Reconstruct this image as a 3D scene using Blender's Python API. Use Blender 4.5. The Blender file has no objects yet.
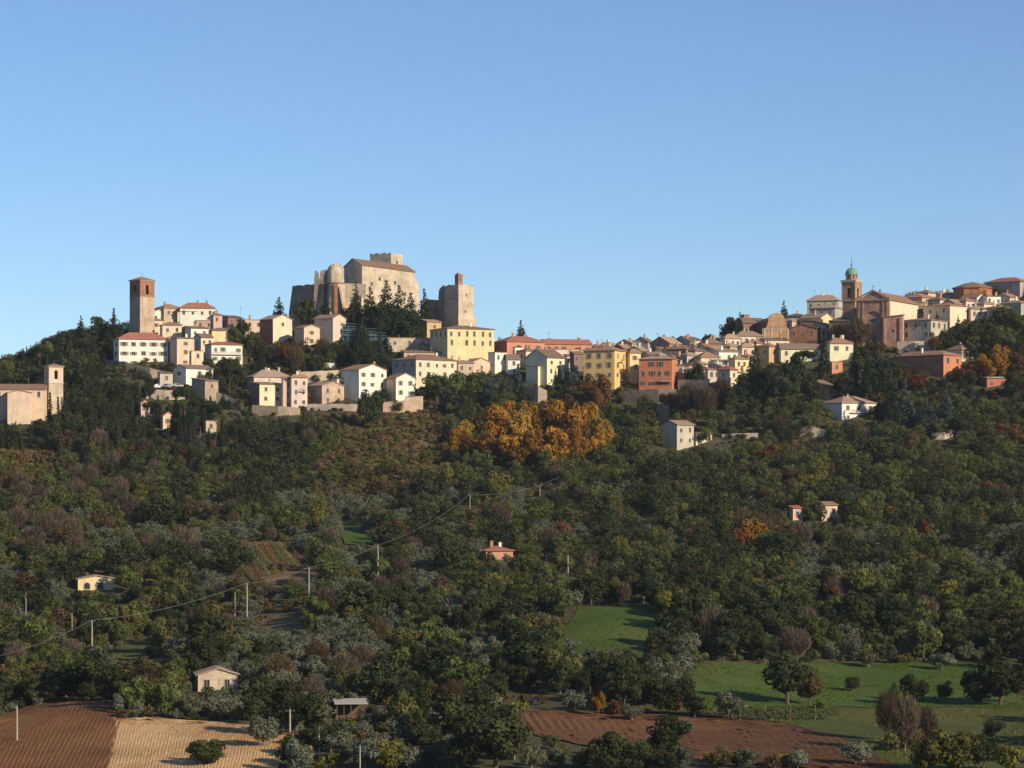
import bpy, math, random
import numpy as np
from mathutils import Vector, Matrix
R = math.radians
random.seed(7); rng = np.random.default_rng(11)
S = bpy.context.scene
COL = S.collection

# ------------------------------------------------------------------ camera, world, sun, exposure
F = 2845.0            # focal length in pixels (1024 wide)
HR = 480.0            # image row of the camera's eye level
cam_d = bpy.data.cameras.new('camera'); cam = bpy.data.objects.new('camera', cam_d); COL.objects.link(cam)
cam_d.sensor_width = 36.0; cam_d.lens = 36.0 * F / 1024.0
cam_d.shift_y = (HR - 384.0) / 1024.0
cam_d.clip_start = 0.5; cam_d.clip_end = 20000
cam.location = (0, 0, 0); cam.rotation_euler = (R(90), 0, 0)
S.camera = cam

SUN_AZ = 40.0         # degrees from +x towards the camera
SUN_EL = 24.0
w = bpy.data.worlds.new('World'); S.world = w; w.use_nodes = True
nt = w.node_tree; nt.nodes.clear()
sky = nt.nodes.new('ShaderNodeTexSky'); sky.sky_type = 'NISHITA'; sky.sun_disc = False
sdir = Vector((math.cos(R(SUN_AZ)) * math.cos(R(SUN_EL)), -math.sin(R(SUN_AZ)) * math.cos(R(SUN_EL)), math.sin(R(SUN_EL))))
sky.sun_elevation = R(SUN_EL); sky.sun_rotation = math.atan2(sdir.x, sdir.y)
sky.altitude = 7000; sky.air_density = 1.8; sky.dust_density = 2.0; sky.ozone_density = 3.9
bg = nt.nodes.new('ShaderNodeBackground'); bg.inputs[1].default_value = 0.089
wo = nt.nodes.new('ShaderNodeOutputWorld')
nt.links.new(sky.outputs[0], bg.inputs[0]); nt.links.new(bg.outputs[0], wo.inputs[0])
sl = bpy.data.lights.new('sun', 'SUN'); sl.energy = 4.2; sl.angle = R(0.5); sl.color = (1.0, 0.84, 0.62)
so = bpy.data.objects.new('sun', sl); COL.objects.link(so)
so.rotation_euler = sdir.to_track_quat('Z', 'Y').to_euler()
S.view_settings.view_transform = 'Standard'; S.view_settings.look = 'None'
S.view_settings.exposure = 0.42; S.view_settings.gamma = 1.0

# ------------------------------------------------------------------ terrain function
PX = np.array([-250, 0, 50, 100, 150, 200, 250, 300, 350, 400, 450, 500, 550, 600, 650, 700, 750, 800, 850, 900, 950, 1024, 1300], float)
def row(v): return np.array(v, float)
def flat(v): return np.full(len(PX), float(v))
TAB = [
 (380, flat(776)), (395, flat(759)),
 (415, row([738]*5 + [738, 738, 738, 738, 738, 738, 738, 740, 740, 742, 743, 744, 744, 745, 745, 745, 745, 745])),
 (440, row([722, 722, 713, 708, 715, 718, 718, 718, 718, 718, 716, 714, 714, 716, 718, 720, 722, 724, 726, 726, 726, 726, 726])),
 (480, row([715, 712, 702, 698, 698, 696, 694, 692, 690, 688, 688, 686, 684, 684, 684, 686, 688, 692, 696, 696, 696, 696, 696])),
 (520, row([690, 688, 682, 676, 668, 662, 660, 658, 656, 654, 652, 650, 648, 646, 648, 652, 656, 664, 670, 670, 670, 670, 670])),
 (560, row([650]*7 + [640, 634, 628, 624, 620, 618, 610, 612, 620, 626, 634, 640, 642, 644, 646, 646])),
 (600, row([625]*7 + [612, 606, 602, 600, 598, 598, 596, 596, 598, 604, 608, 610, 612, 614, 616, 616])),
 (650, flat(574)), (700, flat(546)), (750, flat(520)), (800, flat(494)), (850, flat(464)),
 (880, row([440, 440, 440, 440, 442, 444, 444, 444, 444, 444, 446, 448, 450, 450, 452, 452, 448, 446, 440, 438, 436, 434, 430])),
 (900, row([428, 428, 428, 425, 428, 428, 424, 424, 424, 426, 430, 432, 432, 432, 434, 432, 430, 428, 424, 420, 418, 415, 410])),
 (930, row([410, 412, 412, 400, 402, 402, 408, 406, 404, 406, 410, 410, 410, 408, 408, 402, 396, 396, 398, 390, 386, 382, 375])),
 (960, row([390, 390, 388, 374, 368, 376, 386, 384, 382, 380, 382, 385, 386, 384, 384, 376, 372, 372, 368, 360, 355, 350, 340])),
 (990, row([376, 374, 364, 352, 346, 352, 366, 360, 360, 358, 360, 364, 366, 366, 366, 358, 354, 352, 346, 338, 334, 325, 315])),
 (1020, row([372, 366, 348, 340, 336, 336, 348, 338, 336, 340, 350, 354, 358, 358, 357, 350, 342, 336, 330, 322, 314, 306, 295])),
 (1050, row([370, 363, 344, 336, 333, 334, 340, 324, 318, 324, 344, 350, 353, 354, 353, 346, 338, 328, 320, 312, 304, 297, 285])),
 (1075, row([374, 366, 348, 340, 337, 338, 342, 326, 320, 326, 346, 352, 354, 355, 354, 347, 339, 329, 321, 311, 303, 295, 284])),
 (1110, row([384, 376, 362, 356, 354, 354, 356, 344, 340, 344, 356, 360, 362, 362, 361, 355, 350, 342, 334, 324, 316, 308, 298])),
 (1200, flat(400)),
]
GY = np.arange(380, 1201, 2.0); GX = np.arange(-248, 1300, 4.0)
_tY = np.array([t[0] for t in TAB], float)
_tab = np.array([np.interp(GX, PX, t[1]) for t in TAB])
G = np.array([[0.0]])
G = np.stack([np.interp(GY, _tY, _tab[:, i]) for i in range(len(GX))], axis=1)
GZ = (HR - G) / F * GY[:, None]
def smooth(A, k, axis):
    ker = np.exp(-0.5 * (np.arange(-3*k, 3*k+1) / k) ** 2); ker /= ker.sum()
    pad = [(0, 0), (0, 0)]; pad[axis] = (3*k, 3*k)
    B = np.pad(A, pad, mode='edge')
    return np.apply_along_axis(lambda v: np.convolve(v, ker, mode='valid'), axis, B)
GZ = smooth(smooth(GZ, 3, 0), 4, 1)
def zfar(x, Y):
    return -46.0
def zt(x, Y):
    """terrain height in metres at world x, Y"""
    Yc = min(max(Y, 380.0), 1198.0)
    px = 512 + F * x / Yc
    fx = min(max((px - GX[0]) / 4.0, 0), len(GX) - 1.001); fy = min(max((Yc - GY[0]) / 2.0, 0), len(GY) - 1.001)
    i, j = int(fy), int(fx); u, v = fy - i, fx - j
    z = (GZ[i, j]*(1-u) + GZ[i+1, j]*u)*(1-v) + (GZ[i, j+1]*(1-u) + GZ[i+1, j+1]*u)*v
    z += 0.35*math.sin(x*0.11 + 1.3)*math.sin(Y*0.09 + 0.4)*min(1, max(0, (Y-560)/60))
    if Y < 380:
        ts = [(380, 1.0), (330, -43.5), (260, -47), (160, -42), (80, -22), (25, -5), (0, -1.9), (-30, -1.2), (-3000, 6)]
        if Y >= 330: t = (380 - Y) / 50.0; return z*(1-t) + (-43.5)*t
        for (a, za), (b, zb) in zip(ts[1:], ts[2:]):
            if Y >= b: t = (a - Y) / (a - b); return za*(1-t) + zb*t
    if Y > 1198:
        t = min(1, (Y - 1198) / 400.0); return z*(1-t) - 60*t
    return z
def inv(px, r):
    """depth at which the ground shows at image column px, row r"""
    last = 382.0
    Y = 382.0
    while Y < 1076:
        z = zt((px - 512) / F * Y, Y)
        if HR - F * z / Y <= r: return Y
        Y += 1.0
    return 1066.0
def G3(px, r, lift=0.0):
    Y = inv(px, r); x = (px - 512) / F * Y
    return Vector((x, Y, zt(x, Y) + lift))

ORD = ['first', 'second', 'third', 'fourth', 'fifth', 'sixth', 'seventh', 'eighth', 'ninth', 'tenth', 'eleventh', 'twelfth', 'thirteenth', 'fourteenth', 'fifteenth', 'sixteenth', 'seventeenth', 'eighteenth', 'nineteenth', 'twentieth', 'twenty-first', 'twenty-second']
# ------------------------------------------------------------------ helpers
def tag(o, label=None, cat=None, group=None, kind=None):
    if label: o['label'] = label
    if cat: o['category'] = cat
    if group: o['group'] = group
    if kind: o['kind'] = kind
    return o
def empty(name, loc=(0, 0, 0), rz=0.0):
    o = bpy.data.objects.new(name, None); COL.objects.link(o); o.location = loc; o.rotation_euler = (0, 0, rz)
    o.empty_display_size = 0.5
    return o
class MB:
    def __init__(s): s.v = []; s.f = []; s.m = []
    def face(s, pts, mi=0):
        b = len(s.v); s.v += [tuple(p) for p in pts]; s.f.append(list(range(b, b+len(pts)))); s.m.append(mi)
    def poly(s, verts, faces, mi=0):
        b = len(s.v); s.v += [tuple(p) for p in verts]
        for f in faces: s.f.append([b+i for i in f]); s.m.append(mi)
    def box(s, x0, x1, y0, y1, z0, z1, mi=0, skip=()):
        v = [(x0,y0,z0),(x1,y0,z0),(x1,y1,z0),(x0,y1,z0),(x0,y0,z1),(x1,y0,z1),(x1,y1,z1),(x0,y1,z1)]
        fs = {'b':(3,2,1,0),'t':(4,5,6,7),'f':(0,1,5,4),'r':(1,2,6,5),'k':(2,3,7,6),'l':(3,0,4,7)}
        s.poly(v, [f for k, f in fs.items() if k not in skip], mi)
    def tube(s, p0, p1, r0, r1, n=6, mi=0, cap=True):
        p0 = Vector(p0); p1 = Vector(p1); d = (p1-p0)
        if d.length < 1e-6: return
        d.normalize(); a = d.orthogonal().normalized(); b = d.cross(a)
        vs = []
        for p, r in ((p0, r0), (p1, r1)):
            for k in range(n):
                t = 2*math.pi*k/n; vs.append(p + (a*math.cos(t) + b*math.sin(t))*r)
        fs = [(k, (k+1) % n, n+(k+1) % n, n+k) for k in range(n)]
        if cap: fs += [tuple(range(n-1, -1, -1)), tuple(range(n, 2*n))]
        s.poly(vs, fs, mi)
    def lathe(s, prof, n=12, cx=0, cy=0, mi=0, ph=0):
        vs = []
        for r, z in prof:
            for k in range(n):
                t = 2*math.pi*k/n + ph; vs.append((cx + r*math.cos(t), cy + r*math.sin(t), z))
        fs = []
        for i in range(len(prof)-1):
            for k in range(n): fs.append((i*n+k, i*n+(k+1) % n, (i+1)*n+(k+1) % n, (i+1)*n+k))
        fs.append(tuple(range(len(prof)*n-n, len(prof)*n)))
        s.poly(vs, fs, mi)
    def mesh(s, name, mats):
        me = bpy.data.meshes.new(name); me.from_pydata(s.v, [], s.f); 
        for m in (mats if isinstance(mats, (list, tuple)) else [mats]): me.materials.append(m)
        me.polygons.foreach_set('material_index', s.m); me.update()
        return me
    def build(s, name, mats, parent=None):
        o = bpy.data.objects.new(name, s.mesh(name, mats)); COL.objects.link(o)
        if parent: o.parent = parent
        return o
def link(name, me, parent=None, loc=None, rz=None):
    o = bpy.data.objects.new(name, me); COL.objects.link(o)
    if parent: o.parent = parent
    if loc is not None: o.location = loc
    if rz is not None: o.rotation_euler = (0, 0, rz)
    return o

# ------------------------------------------------------------------ materials
def newmat(name, rough=0.85):
    m = bpy.data.materials.new(name); m.use_nodes = True
    n = m.node_tree; b = n.nodes['Principled BSDF']; b.inputs['Roughness'].default_value = rough
    b.inputs['Specular IOR Level'].default_value = 0.2
    return m, n, b
def N(n, t, **kw):
    x = n.nodes.new(t)
    for k, v in kw.items(): setattr(x, k, v)
    return x
def mixc(n, fac, a, b, mode='MIX'):
    x = N(n, 'ShaderNodeMix', data_type='RGBA', blend_type=mode)
    for i, val in ((0, fac), (6, a), (7, b)):
        if isinstance(val, (int, float)): x.inputs[i].default_value = val
        elif isinstance(val, (tuple, list)): x.inputs[i].default_value = (val[0], val[1], val[2], 1)
        else: n.links.new(val, x.inputs[i])
    return x.outputs[2]
def ramp(n, src, stops):
    x = N(n, 'ShaderNodeValToRGB'); e = x.color_ramp.elements
    while len(e) < len(stops): e.new(0.5)
    for k, (p, c) in enumerate(stops): e[k].position = p; e[k].color = (c[0], c[1], c[2], 1) if isinstance(c, (tuple, list)) else (c, c, c, 1)
    n.links.new(src, x.inputs[0]); return x.outputs[0]
def noise(n, scale, det=4, vec=None, rough=0.6, sc3=None):
    x = N(n, 'ShaderNodeTexNoise'); x.inputs['Scale'].default_value = scale; x.inputs['Detail'].default_value = det; x.inputs['Roughness'].default_value = rough
    if sc3 is not None:
        mp = N(n, 'ShaderNodeMapping'); mp.inputs['Scale'].default_value = sc3; n.links.new(vec, mp.inputs[0]); vec = mp.outputs[0]
    if vec is not None: n.links.new(vec, x.inputs['Vector'])
    return x.outputs[0]
def objvec(n): return N(n, 'ShaderNodeTexCoord').outputs['Object']
def objrand(n): return N(n, 'ShaderNodeObjectInfo').outputs['Random']
def hsv(n, col, h=None, s=None, v=None):
    x = N(n, 'ShaderNodeHueSaturation'); n.links.new(col, x.inputs['Color'])
    for k, val in (('Hue', h), ('Saturation', s), ('Value', v)):
        if val is None: continue
        if isinstance(val, (int, float)): x.inputs[k].default_value = val
        else: n.links.new(val, x.inputs[k])
    return x.outputs[0]
def maprange(n, src, a, b):
    x = N(n, 'ShaderNodeMapRange'); n.links.new(src, x.inputs[0]); x.inputs[3].default_value = a; x.inputs[4].default_value = b
    return x.outputs[0]
MATS = {}
def plaster(name, c, dirt=0.35):
    m, n, b = newmat(name + '_plaster', 0.9); v = objvec(n)
    big = ramp(n, noise(n, 0.35, 5, v), [(0.32, 0.0), (0.7, 1.0)])
    streak = ramp(n, noise(n, 1.0, 3, v, sc3=(1.1, 1.1, 0.12)), [(0.42, 0.0), (0.75, 1.0)])
    dk = tuple(x*(0.72 if i == 0 else 0.68) for i, x in enumerate(c))
    lt = tuple(min(0.95, x*1.06) for x in c)
    col = mixc(n, big, lt, tuple(x*0.82 for x in c))
    col = mixc(n, ramp(n, noise(n, 1.7, 5, v), [(0.55, 0.0), (0.72, 0.5)]), col, tuple(x*0.7 for x in c))
    s2 = N(n, 'ShaderNodeMath', operation='MULTIPLY'); n.links.new(streak, s2.inputs[0]); s2.inputs[1].default_value = min(1, dirt*1.9)
    col = mixc(n, s2.outputs[0], col, dk)
    n.links.new(col, b.inputs['Base Color']); MATS[name] = m; return m
def stone(name, c1, c2, mortar, sc=1.0, big=0.5):
    m, n, b = newmat(name + '_stone', 0.92); v = objvec(n)
    vo = N(n, 'ShaderNodeTexVoronoi'); vo.inputs['Scale'].default_value = 1.6*sc
    mp = N(n, 'ShaderNodeMapping'); mp.inputs['Scale'].default_value = (1, 1, 1.7); n.links.new(v, mp.inputs[0]); n.links.new(mp.outputs[0], vo.inputs['Vector'])
    sep = N(n, 'ShaderNodeSeparateColor'); n.links.new(vo.outputs['Color'], sep.inputs[0])
    col = mixc(n, sep.outputs[0], c1, c2)
    col = mixc(n, ramp(n, noise(n, 0.3*sc, 5, v), [(0.38, 0.0), (0.62, 1.0)]), col, tuple(x*0.58 for x in c1))
    col = mixc(n, ramp(n, noise(n, 0.9, 4, v, sc3=(1, 1, 0.35)), [(0.58, 0.0), (0.7, big)]), col, mortar)
    n.links.new(col, b.inputs['Base Color'])
    bp = N(n, 'ShaderNodeBump'); bp.inputs['Strength'].default_value = 0.6; bp.inputs['Distance'].default_value = 0.15
    n.links.new(noise(n, 2.2, 4, v), bp.inputs['Height']); n.links.new(bp.outputs[0], b.inputs['Normal'])
    MATS[name] = m; return m
def tiles(name, c1, c2, c3):
    m, n, b = newmat(name, 0.9); v = objvec(n)
    r = objrand(n)
    col = mixc(n, ramp(n, noise(n, 0.8, 5, v), [(0.3, 0.0), (0.7, 1.0)]), c1, c2)
    col = mixc(n, ramp(n, noise(n, 5.0, 2, v), [(0.5, 0.0), (0.75, 0.8)]), col, c3)
    wv = N(n, 'ShaderNodeTexWave'); wv.inputs['Scale'].default_value = 0.9; wv.bands_direction = 'DIAGONAL'; wv.inputs['Distortion'].default_value = 1.0
    n.links.new(v, wv.inputs['Vector'])
    col = mixc(n, maprange(n, wv.outputs[0], 0.0, 0.25), col, tuple(x*0.6 for x in c1))
    col = hsv(n, col, v=maprange(n, r, 0.8, 1.15))
    n.links.new(col, b.inputs['Base Color']); MATS[name] = m; return m
plaster('white', (0.80, 0.76, 0.65), 0.2); plaster('cream', (0.74, 0.63, 0.45)); plaster('yellow', (0.78, 0.62, 0.34)); plaster('golden', (0.76, 0.52, 0.22))
plaster('paleyellow', (0.74, 0.68, 0.46), 0.2); plaster('peach', (0.69, 0.53, 0.39)); plaster('pink', (0.66, 0.44, 0.36)); plaster('ochre', (0.55, 0.40, 0.20))
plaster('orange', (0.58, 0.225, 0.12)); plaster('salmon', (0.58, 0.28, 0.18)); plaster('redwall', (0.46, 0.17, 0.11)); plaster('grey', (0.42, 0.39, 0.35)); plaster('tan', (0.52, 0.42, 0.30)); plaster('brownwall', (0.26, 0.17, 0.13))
plaster('palepink', (0.68, 0.56, 0.47)); plaster('greycream', (0.50, 0.45, 0.36))
stone('stone', (0.50, 0.38, 0.27), (0.36, 0.28, 0.20), (0.24, 0.18, 0.14)); stone('palestone', (0.70, 0.58, 0.43), (0.52, 0.42, 0.31), (0.36, 0.28, 0.2), 0.8, 0.9)
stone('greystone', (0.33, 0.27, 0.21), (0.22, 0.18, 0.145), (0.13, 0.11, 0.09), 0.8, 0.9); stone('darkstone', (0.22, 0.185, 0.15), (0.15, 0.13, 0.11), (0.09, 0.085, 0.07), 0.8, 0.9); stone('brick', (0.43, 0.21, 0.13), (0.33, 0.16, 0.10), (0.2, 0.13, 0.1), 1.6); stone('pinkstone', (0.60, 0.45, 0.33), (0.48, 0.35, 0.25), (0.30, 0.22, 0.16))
stone('facadebrick', (0.56, 0.33, 0.23), (0.45, 0.26, 0.18), (0.32, 0.2, 0.15), 1.5); stone('peachbrick', (0.50, 0.31, 0.19), (0.42, 0.25, 0.15), (0.3, 0.2, 0.14), 1.5); stone('orangebrick', (0.50, 0.21, 0.09), (0.42, 0.16, 0.07), (0.3, 0.15, 0.09), 1.5)
tiles('tile', (0.34, 0.19, 0.12), (0.25, 0.15, 0.105), (0.42, 0.29, 0.2)); tiles('tilepale', (0.40, 0.28, 0.20), (0.30, 0.21, 0.155), (0.48, 0.37, 0.28)); tiles('tilered', (0.36, 0.14, 0.085), (0.27, 0.115, 0.08), (0.42, 0.22, 0.15)); tiles('tilebrown', (0.22, 0.15, 0.115), (0.16, 0.115, 0.095), (0.3, 0.22, 0.17))
def simple(name, c, rough=0.6, metal=0.0, spec=0.3):
    m, n, b = newmat(name, rough); v = objvec(n)
    col = mixc(n, ramp(n, noise(n, 3.0, 3, v), [(0.3, 0.0), (0.7, 1.0)]), c, tuple(x*0.8 for x in c))
    n.links.new(col, b.inputs['Base Color']); b.inputs['Metallic'].default_value = metal; b.inputs['Specular IOR Level'].default_value = spec
    MATS[name] = m; return m
simple('glass', (0.035, 0.04, 0.045), 0.25, 0, 0.5); simple('trim', (0.5, 0.42, 0.33)); simple('trimwhite', (0.72, 0.68, 0.6)); simple('shutter_green', (0.09, 0.13, 0.08)); simple('shutter_brown', (0.14, 0.075, 0.045)); simple('shutter_grey', (0.28, 0.26, 0.2))
simple('copper_green', (0.16, 0.34, 0.25), 0.6); simple('iron', (0.08, 0.08, 0.08), 0.5); simple('pole_wood', (0.42, 0.38, 0.32), 0.8); simple('concrete', (0.42, 0.4, 0.36), 0.9); simple('wire', (0.3, 0.28, 0.26), 0.6)
simple('car_white', (0.75, 0.75, 0.74), 0.3, 0, 0.5); simple('car_silver', (0.4, 0.42, 0.44), 0.35, 0.3, 0.5); simple('rubber', (0.03, 0.03, 0.03), 0.9); simple('bark', (0.12, 0.09, 0.065), 0.95); simple('barkpale', (0.22, 0.18, 0.14), 0.95); simple('scaffold', (0.12, 0.22, 0.24), 0.6); simple('netting', (0.07, 0.12, 0.125), 0.8); simple('redcloth', (0.5, 0.08, 0.04), 0.8); simple('awning_yellow', (0.7, 0.45, 0.08), 0.8)

# ------------------------------------------------------------------ terrain mesh
def ground_mat():
    m, n, b = newmat('hillside_ground', 0.95); geo = N(n, 'ShaderNodeNewGeometry').outputs['Position']
    a = ramp(n, noise(n, 0.03, 5, geo), [(0.35, 0.0), (0.6, 1.0)])
    col = mixc(n, a, (0.062, 0.064, 0.026), (0.11, 0.082, 0.045))
    col = mixc(n, ramp(n, noise(n, 0.25, 5, geo), [(0.4, 0.0), (0.65, 1.0)]), col, (0.045, 0.055, 0.02))
    col = mixc(n, ramp(n, noise(n, 1.5, 4, geo), [(0.45, 0.0), (0.7, 0.5)]), col, (0.15, 0.12, 0.07))
    n.links.new(col, b.inputs['Base Color'])
    bp = N(n, 'ShaderNodeBump'); bp.inputs['Strength'].default_value = 0.8; bp.inputs['Distance'].default_value = 0.4
    n.links.new(noise(n, 0.8, 6, geo), bp.inputs['Height']); n.links.new(bp.outputs[0], b.inputs['Normal'])
    return m
xs = list(np.concatenate([[-4000, -2500, -1500, -900, -600, -450, -360], np.arange(-300, 301, 3.0), [360, 450, 600, 900, 1500, 2500, 4000]]))
ys = list(np.concatenate([[-3000, -600, -200, -60, -30, -10, 0, 12, 25, 40, 60, 80, 110, 140, 160, 190, 230, 260, 290, 310, 330, 345, 360], np.arange(371, 1130, 3.0), [1150, 1198, 1250, 1350, 1600, 2200, 4000, 9000]]))
nx, ny = len(xs), len(ys)
vv = np.array([(x, y, zt(x, y)) for y in ys for x in xs])
idx = np.arange(nx*ny).reshape(ny, nx)
ff = np.stack([idx[:-1, :-1], idx[:-1, 1:], idx[1:, 1:], idx[1:, :-1]], -1).reshape(-1, 4)
def mesh_np(name, v, f, mats, mi=None, smooth_=False):
    me = bpy.data.meshes.new(name); nf = len(f); k = f.shape[1]
    me.vertices.add(len(v)); me.vertices.foreach_set('co', np.asarray(v, np.float32).ravel())
    me.loops.add(nf*k); me.loops.foreach_set('vertex_index', np.asarray(f, np.int32).ravel())
    me.polygons.add(nf); me.polygons.foreach_set('loop_start', np.arange(0, nf*k, k, dtype=np.int32))
    me.polygons.foreach_set('loop_total', np.full(nf, k, np.int32))
    if smooth_: me.polygons.foreach_set('use_smooth', np.ones(nf, bool))
    for m in mats: me.materials.append(m)
    if mi is not None: me.polygons.foreach_set('material_index', np.asarray(mi, np.int32))
    me.update(calc_edges=True); return me
go = link('ground', mesh_np('ground', vv, ff, [ground_mat()], smooth_=True)); tag(go, kind='structure')

def field_mat(name, c1, c2, c3, furrow=0.0, ang=0.0, sc=0.6):
    m, n, b = newmat(name, 0.95); geo = N(n, 'ShaderNodeNewGeometry').outputs['Position']
    col = mixc(n, ramp(n, noise(n, 0.06, 5, geo), [(0.35, 0.0), (0.65, 1.0)]), c1, c2)
    col = mixc(n, ramp(n, noise(n, 1.1, 5, geo), [(0.45, 0.0), (0.7, 0.7)]), col, c3)
    if furrow:
        mp = N(n, 'ShaderNodeMapping'); mp.inputs['Rotation'].default_value = (0, 0, ang); n.links.new(geo, mp.inputs[0])
        st = noise(n, 1.0, 5, mp.outputs[0], 0.65, sc3=(sc*4.0, sc*0.10, 1.0))
        col = mixc(n, ramp(n, st, [(0.36, 0.0), (0.66, 1.0)]), tuple(x*(1-furrow) for x in c1), col)
        col = mixc(n, ramp(n, noise(n, 0.035, 3, geo), [(0.4, 0.0), (0.62, 0.55)]), col, c3)
    n.links.new(col, b.inputs['Base Color'])
    bp = N(n, 'ShaderNodeBump'); bp.inputs['Strength'].default_value = 0.7; bp.inputs['Distance'].default_value = 0.25
    n.links.new(noise(n, 1.6, 5, geo), bp.inputs['Height']); n.links.new(bp.outputs[0], b.inputs['Normal'])
    return m
FIELDS = []
def field(name, rows, mat, lift=0.15, cols=44, ridge=None):
    """sheet laid on the terrain; rows = (image row, left px, right px) of its outline on the ground"""
    rows = sorted(rows); rr = np.array([r[0] for r in rows], float); L = np.array([r[1] for r in rows], float); Rr = np.array([r[2] for r in rows], float)
    FIELDS.append((rr, L, Rr))
    n = 46; V = []
    for i in range(n+1):
        r = rr[0] + (rr[-1]-rr[0])*i/n
        for j in range(cols+1):
            t = j/cols; jl = math.sin(i*0.9)*0.35 + math.sin(i*0.21)*1.0 + random.uniform(-.25, .25)
            px = np.interp(r, rr, L)*(1-t) + np.interp(r, rr, Rr)*t + jl
            up_ = 0
            if ridge: u_ = 2*math.pi*(px + ridge[2]*(r-740))/ridge[1]; up_ = ridge[0]*(math.sin(u_) + 0.5*math.sin(u_*2.37 + i*.4)) + random.uniform(-.9, .9)*ridge[0]
            V.append(tuple(G3(px, r + 0.8*math.sin(px*0.11), lift + up_)))
    id_ = np.arange((n+1)*(cols+1)).reshape(n+1, cols+1)
    f = np.stack([id_[1:, :-1], id_[1:, 1:], id_[:-1, 1:], id_[:-1, :-1]], -1).reshape(-1, 4)
    o = link(name, mesh_np(name, np.array(V), f, [mat], smooth_=True)); tag(o, kind='structure'); return o
brown = field_mat('ploughed_soil', (0.20, 0.083, 0.028), (0.145, 0.058, 0.02), (0.27, 0.13, 0.05), 0.5, R(14), 0.16)
redbrown = field_mat('red_soil', (0.15, 0.066, 0.028), (0.11, 0.05, 0.022), (0.20, 0.10, 0.045), 0.35, R(84), 0.16)
straw = field_mat('stubble', (0.58, 0.34, 0.145), (0.44, 0.25, 0.105), (0.72, 0.48, 0.24), 0.4, R(4), 0.3)
grassm = field_mat('meadow_grass', (0.06, 0.115, 0.012), (0.042, 0.085, 0.011), (0.11, 0.125, 0.025), 0.25, R(8), 0.12)
grassd = field_mat('rough_grass', (0.078, 0.10, 0.02), (0.055, 0.08, 0.016), (0.15, 0.13, 0.045), 0.3, R(20), 0.12)
scrubm = field_mat('dry_scrub', (0.17, 0.105, 0.052), (0.095, 0.08, 0.035), (0.19, 0.14, 0.07))
field('ploughed_field', [(702, 60, 100), (708, 25, 112), (716, 0, 122), (724, -30, 120), (740, -60, 117), (775, -80, 108)], brown, 0.2, 260, (0.035, 4.6, 0.5))
field('stubble_field', [(719, 112, 150), (725, 114, 245), (735, 116, 290), (750, 112, 285), (775, 104, 275)], straw, 0.2, 260, (0.03, 3.3, 0.25))
field('bare_field', [(712, 528, 560), (716, 520, 640), (722, 515, 760), (732, 520, 820), (742, 560, 850), (755, 640, 870), (764, 740, 890), (774, 860, 900)], redbrown, 0.2, 260, (0.06, 9.0, 6.0))
field('meadow', [(606, 578, 650), (618, 572, 664), (640, 560, 672), (655, 545, 660), (668, 560, 640)], grassm, 0.1)
field('meadow', [(664, 700, 1010), (675, 690, 1040), (700, 690, 1050), (708, 700, 1060)], grassm, 0.1)
field('grass_strip', [(709, 560, 1070), (716, 700, 1070), (722, 770, 1070), (735, 830, 1080), (770, 900, 1090)], grassd, 0.17)
field('dry_grass_slope', [(406, 390, 440), (416, 350, 440), (430, 330, 450), (445, 320, 452), (456, 330, 440), (470, 350, 420)], scrubm, 0.25)
field('dry_grass_slope', [(447, -20, 60), (460, -30, 62), (475, -30, 55), (486, -20, 40)], scrubm, 0.25)
field('grass_clearing', [(640, 150, 175), (648, 118, 170), (660, 105, 140)], grassd, 0.3)
field('grass_clearing', [(617, 262, 316), (626, 250, 312), (634, 248, 300)], scrubm, 0.3)
field('grass_clearing', [(522, 335, 350), (534, 338, 370), (545, 345, 372)], grassm, 0.3)
field('vineyard_ground', [(543, 224, 292), (556, 230, 304), (570, 240, 314), (586, 256, 318)], scrubm, 0.2)
field('dry_grass_slope', [(577, 820, 1000), (584, 835, 1010), (590, 840, 960)], scrubm, 0.3)

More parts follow.
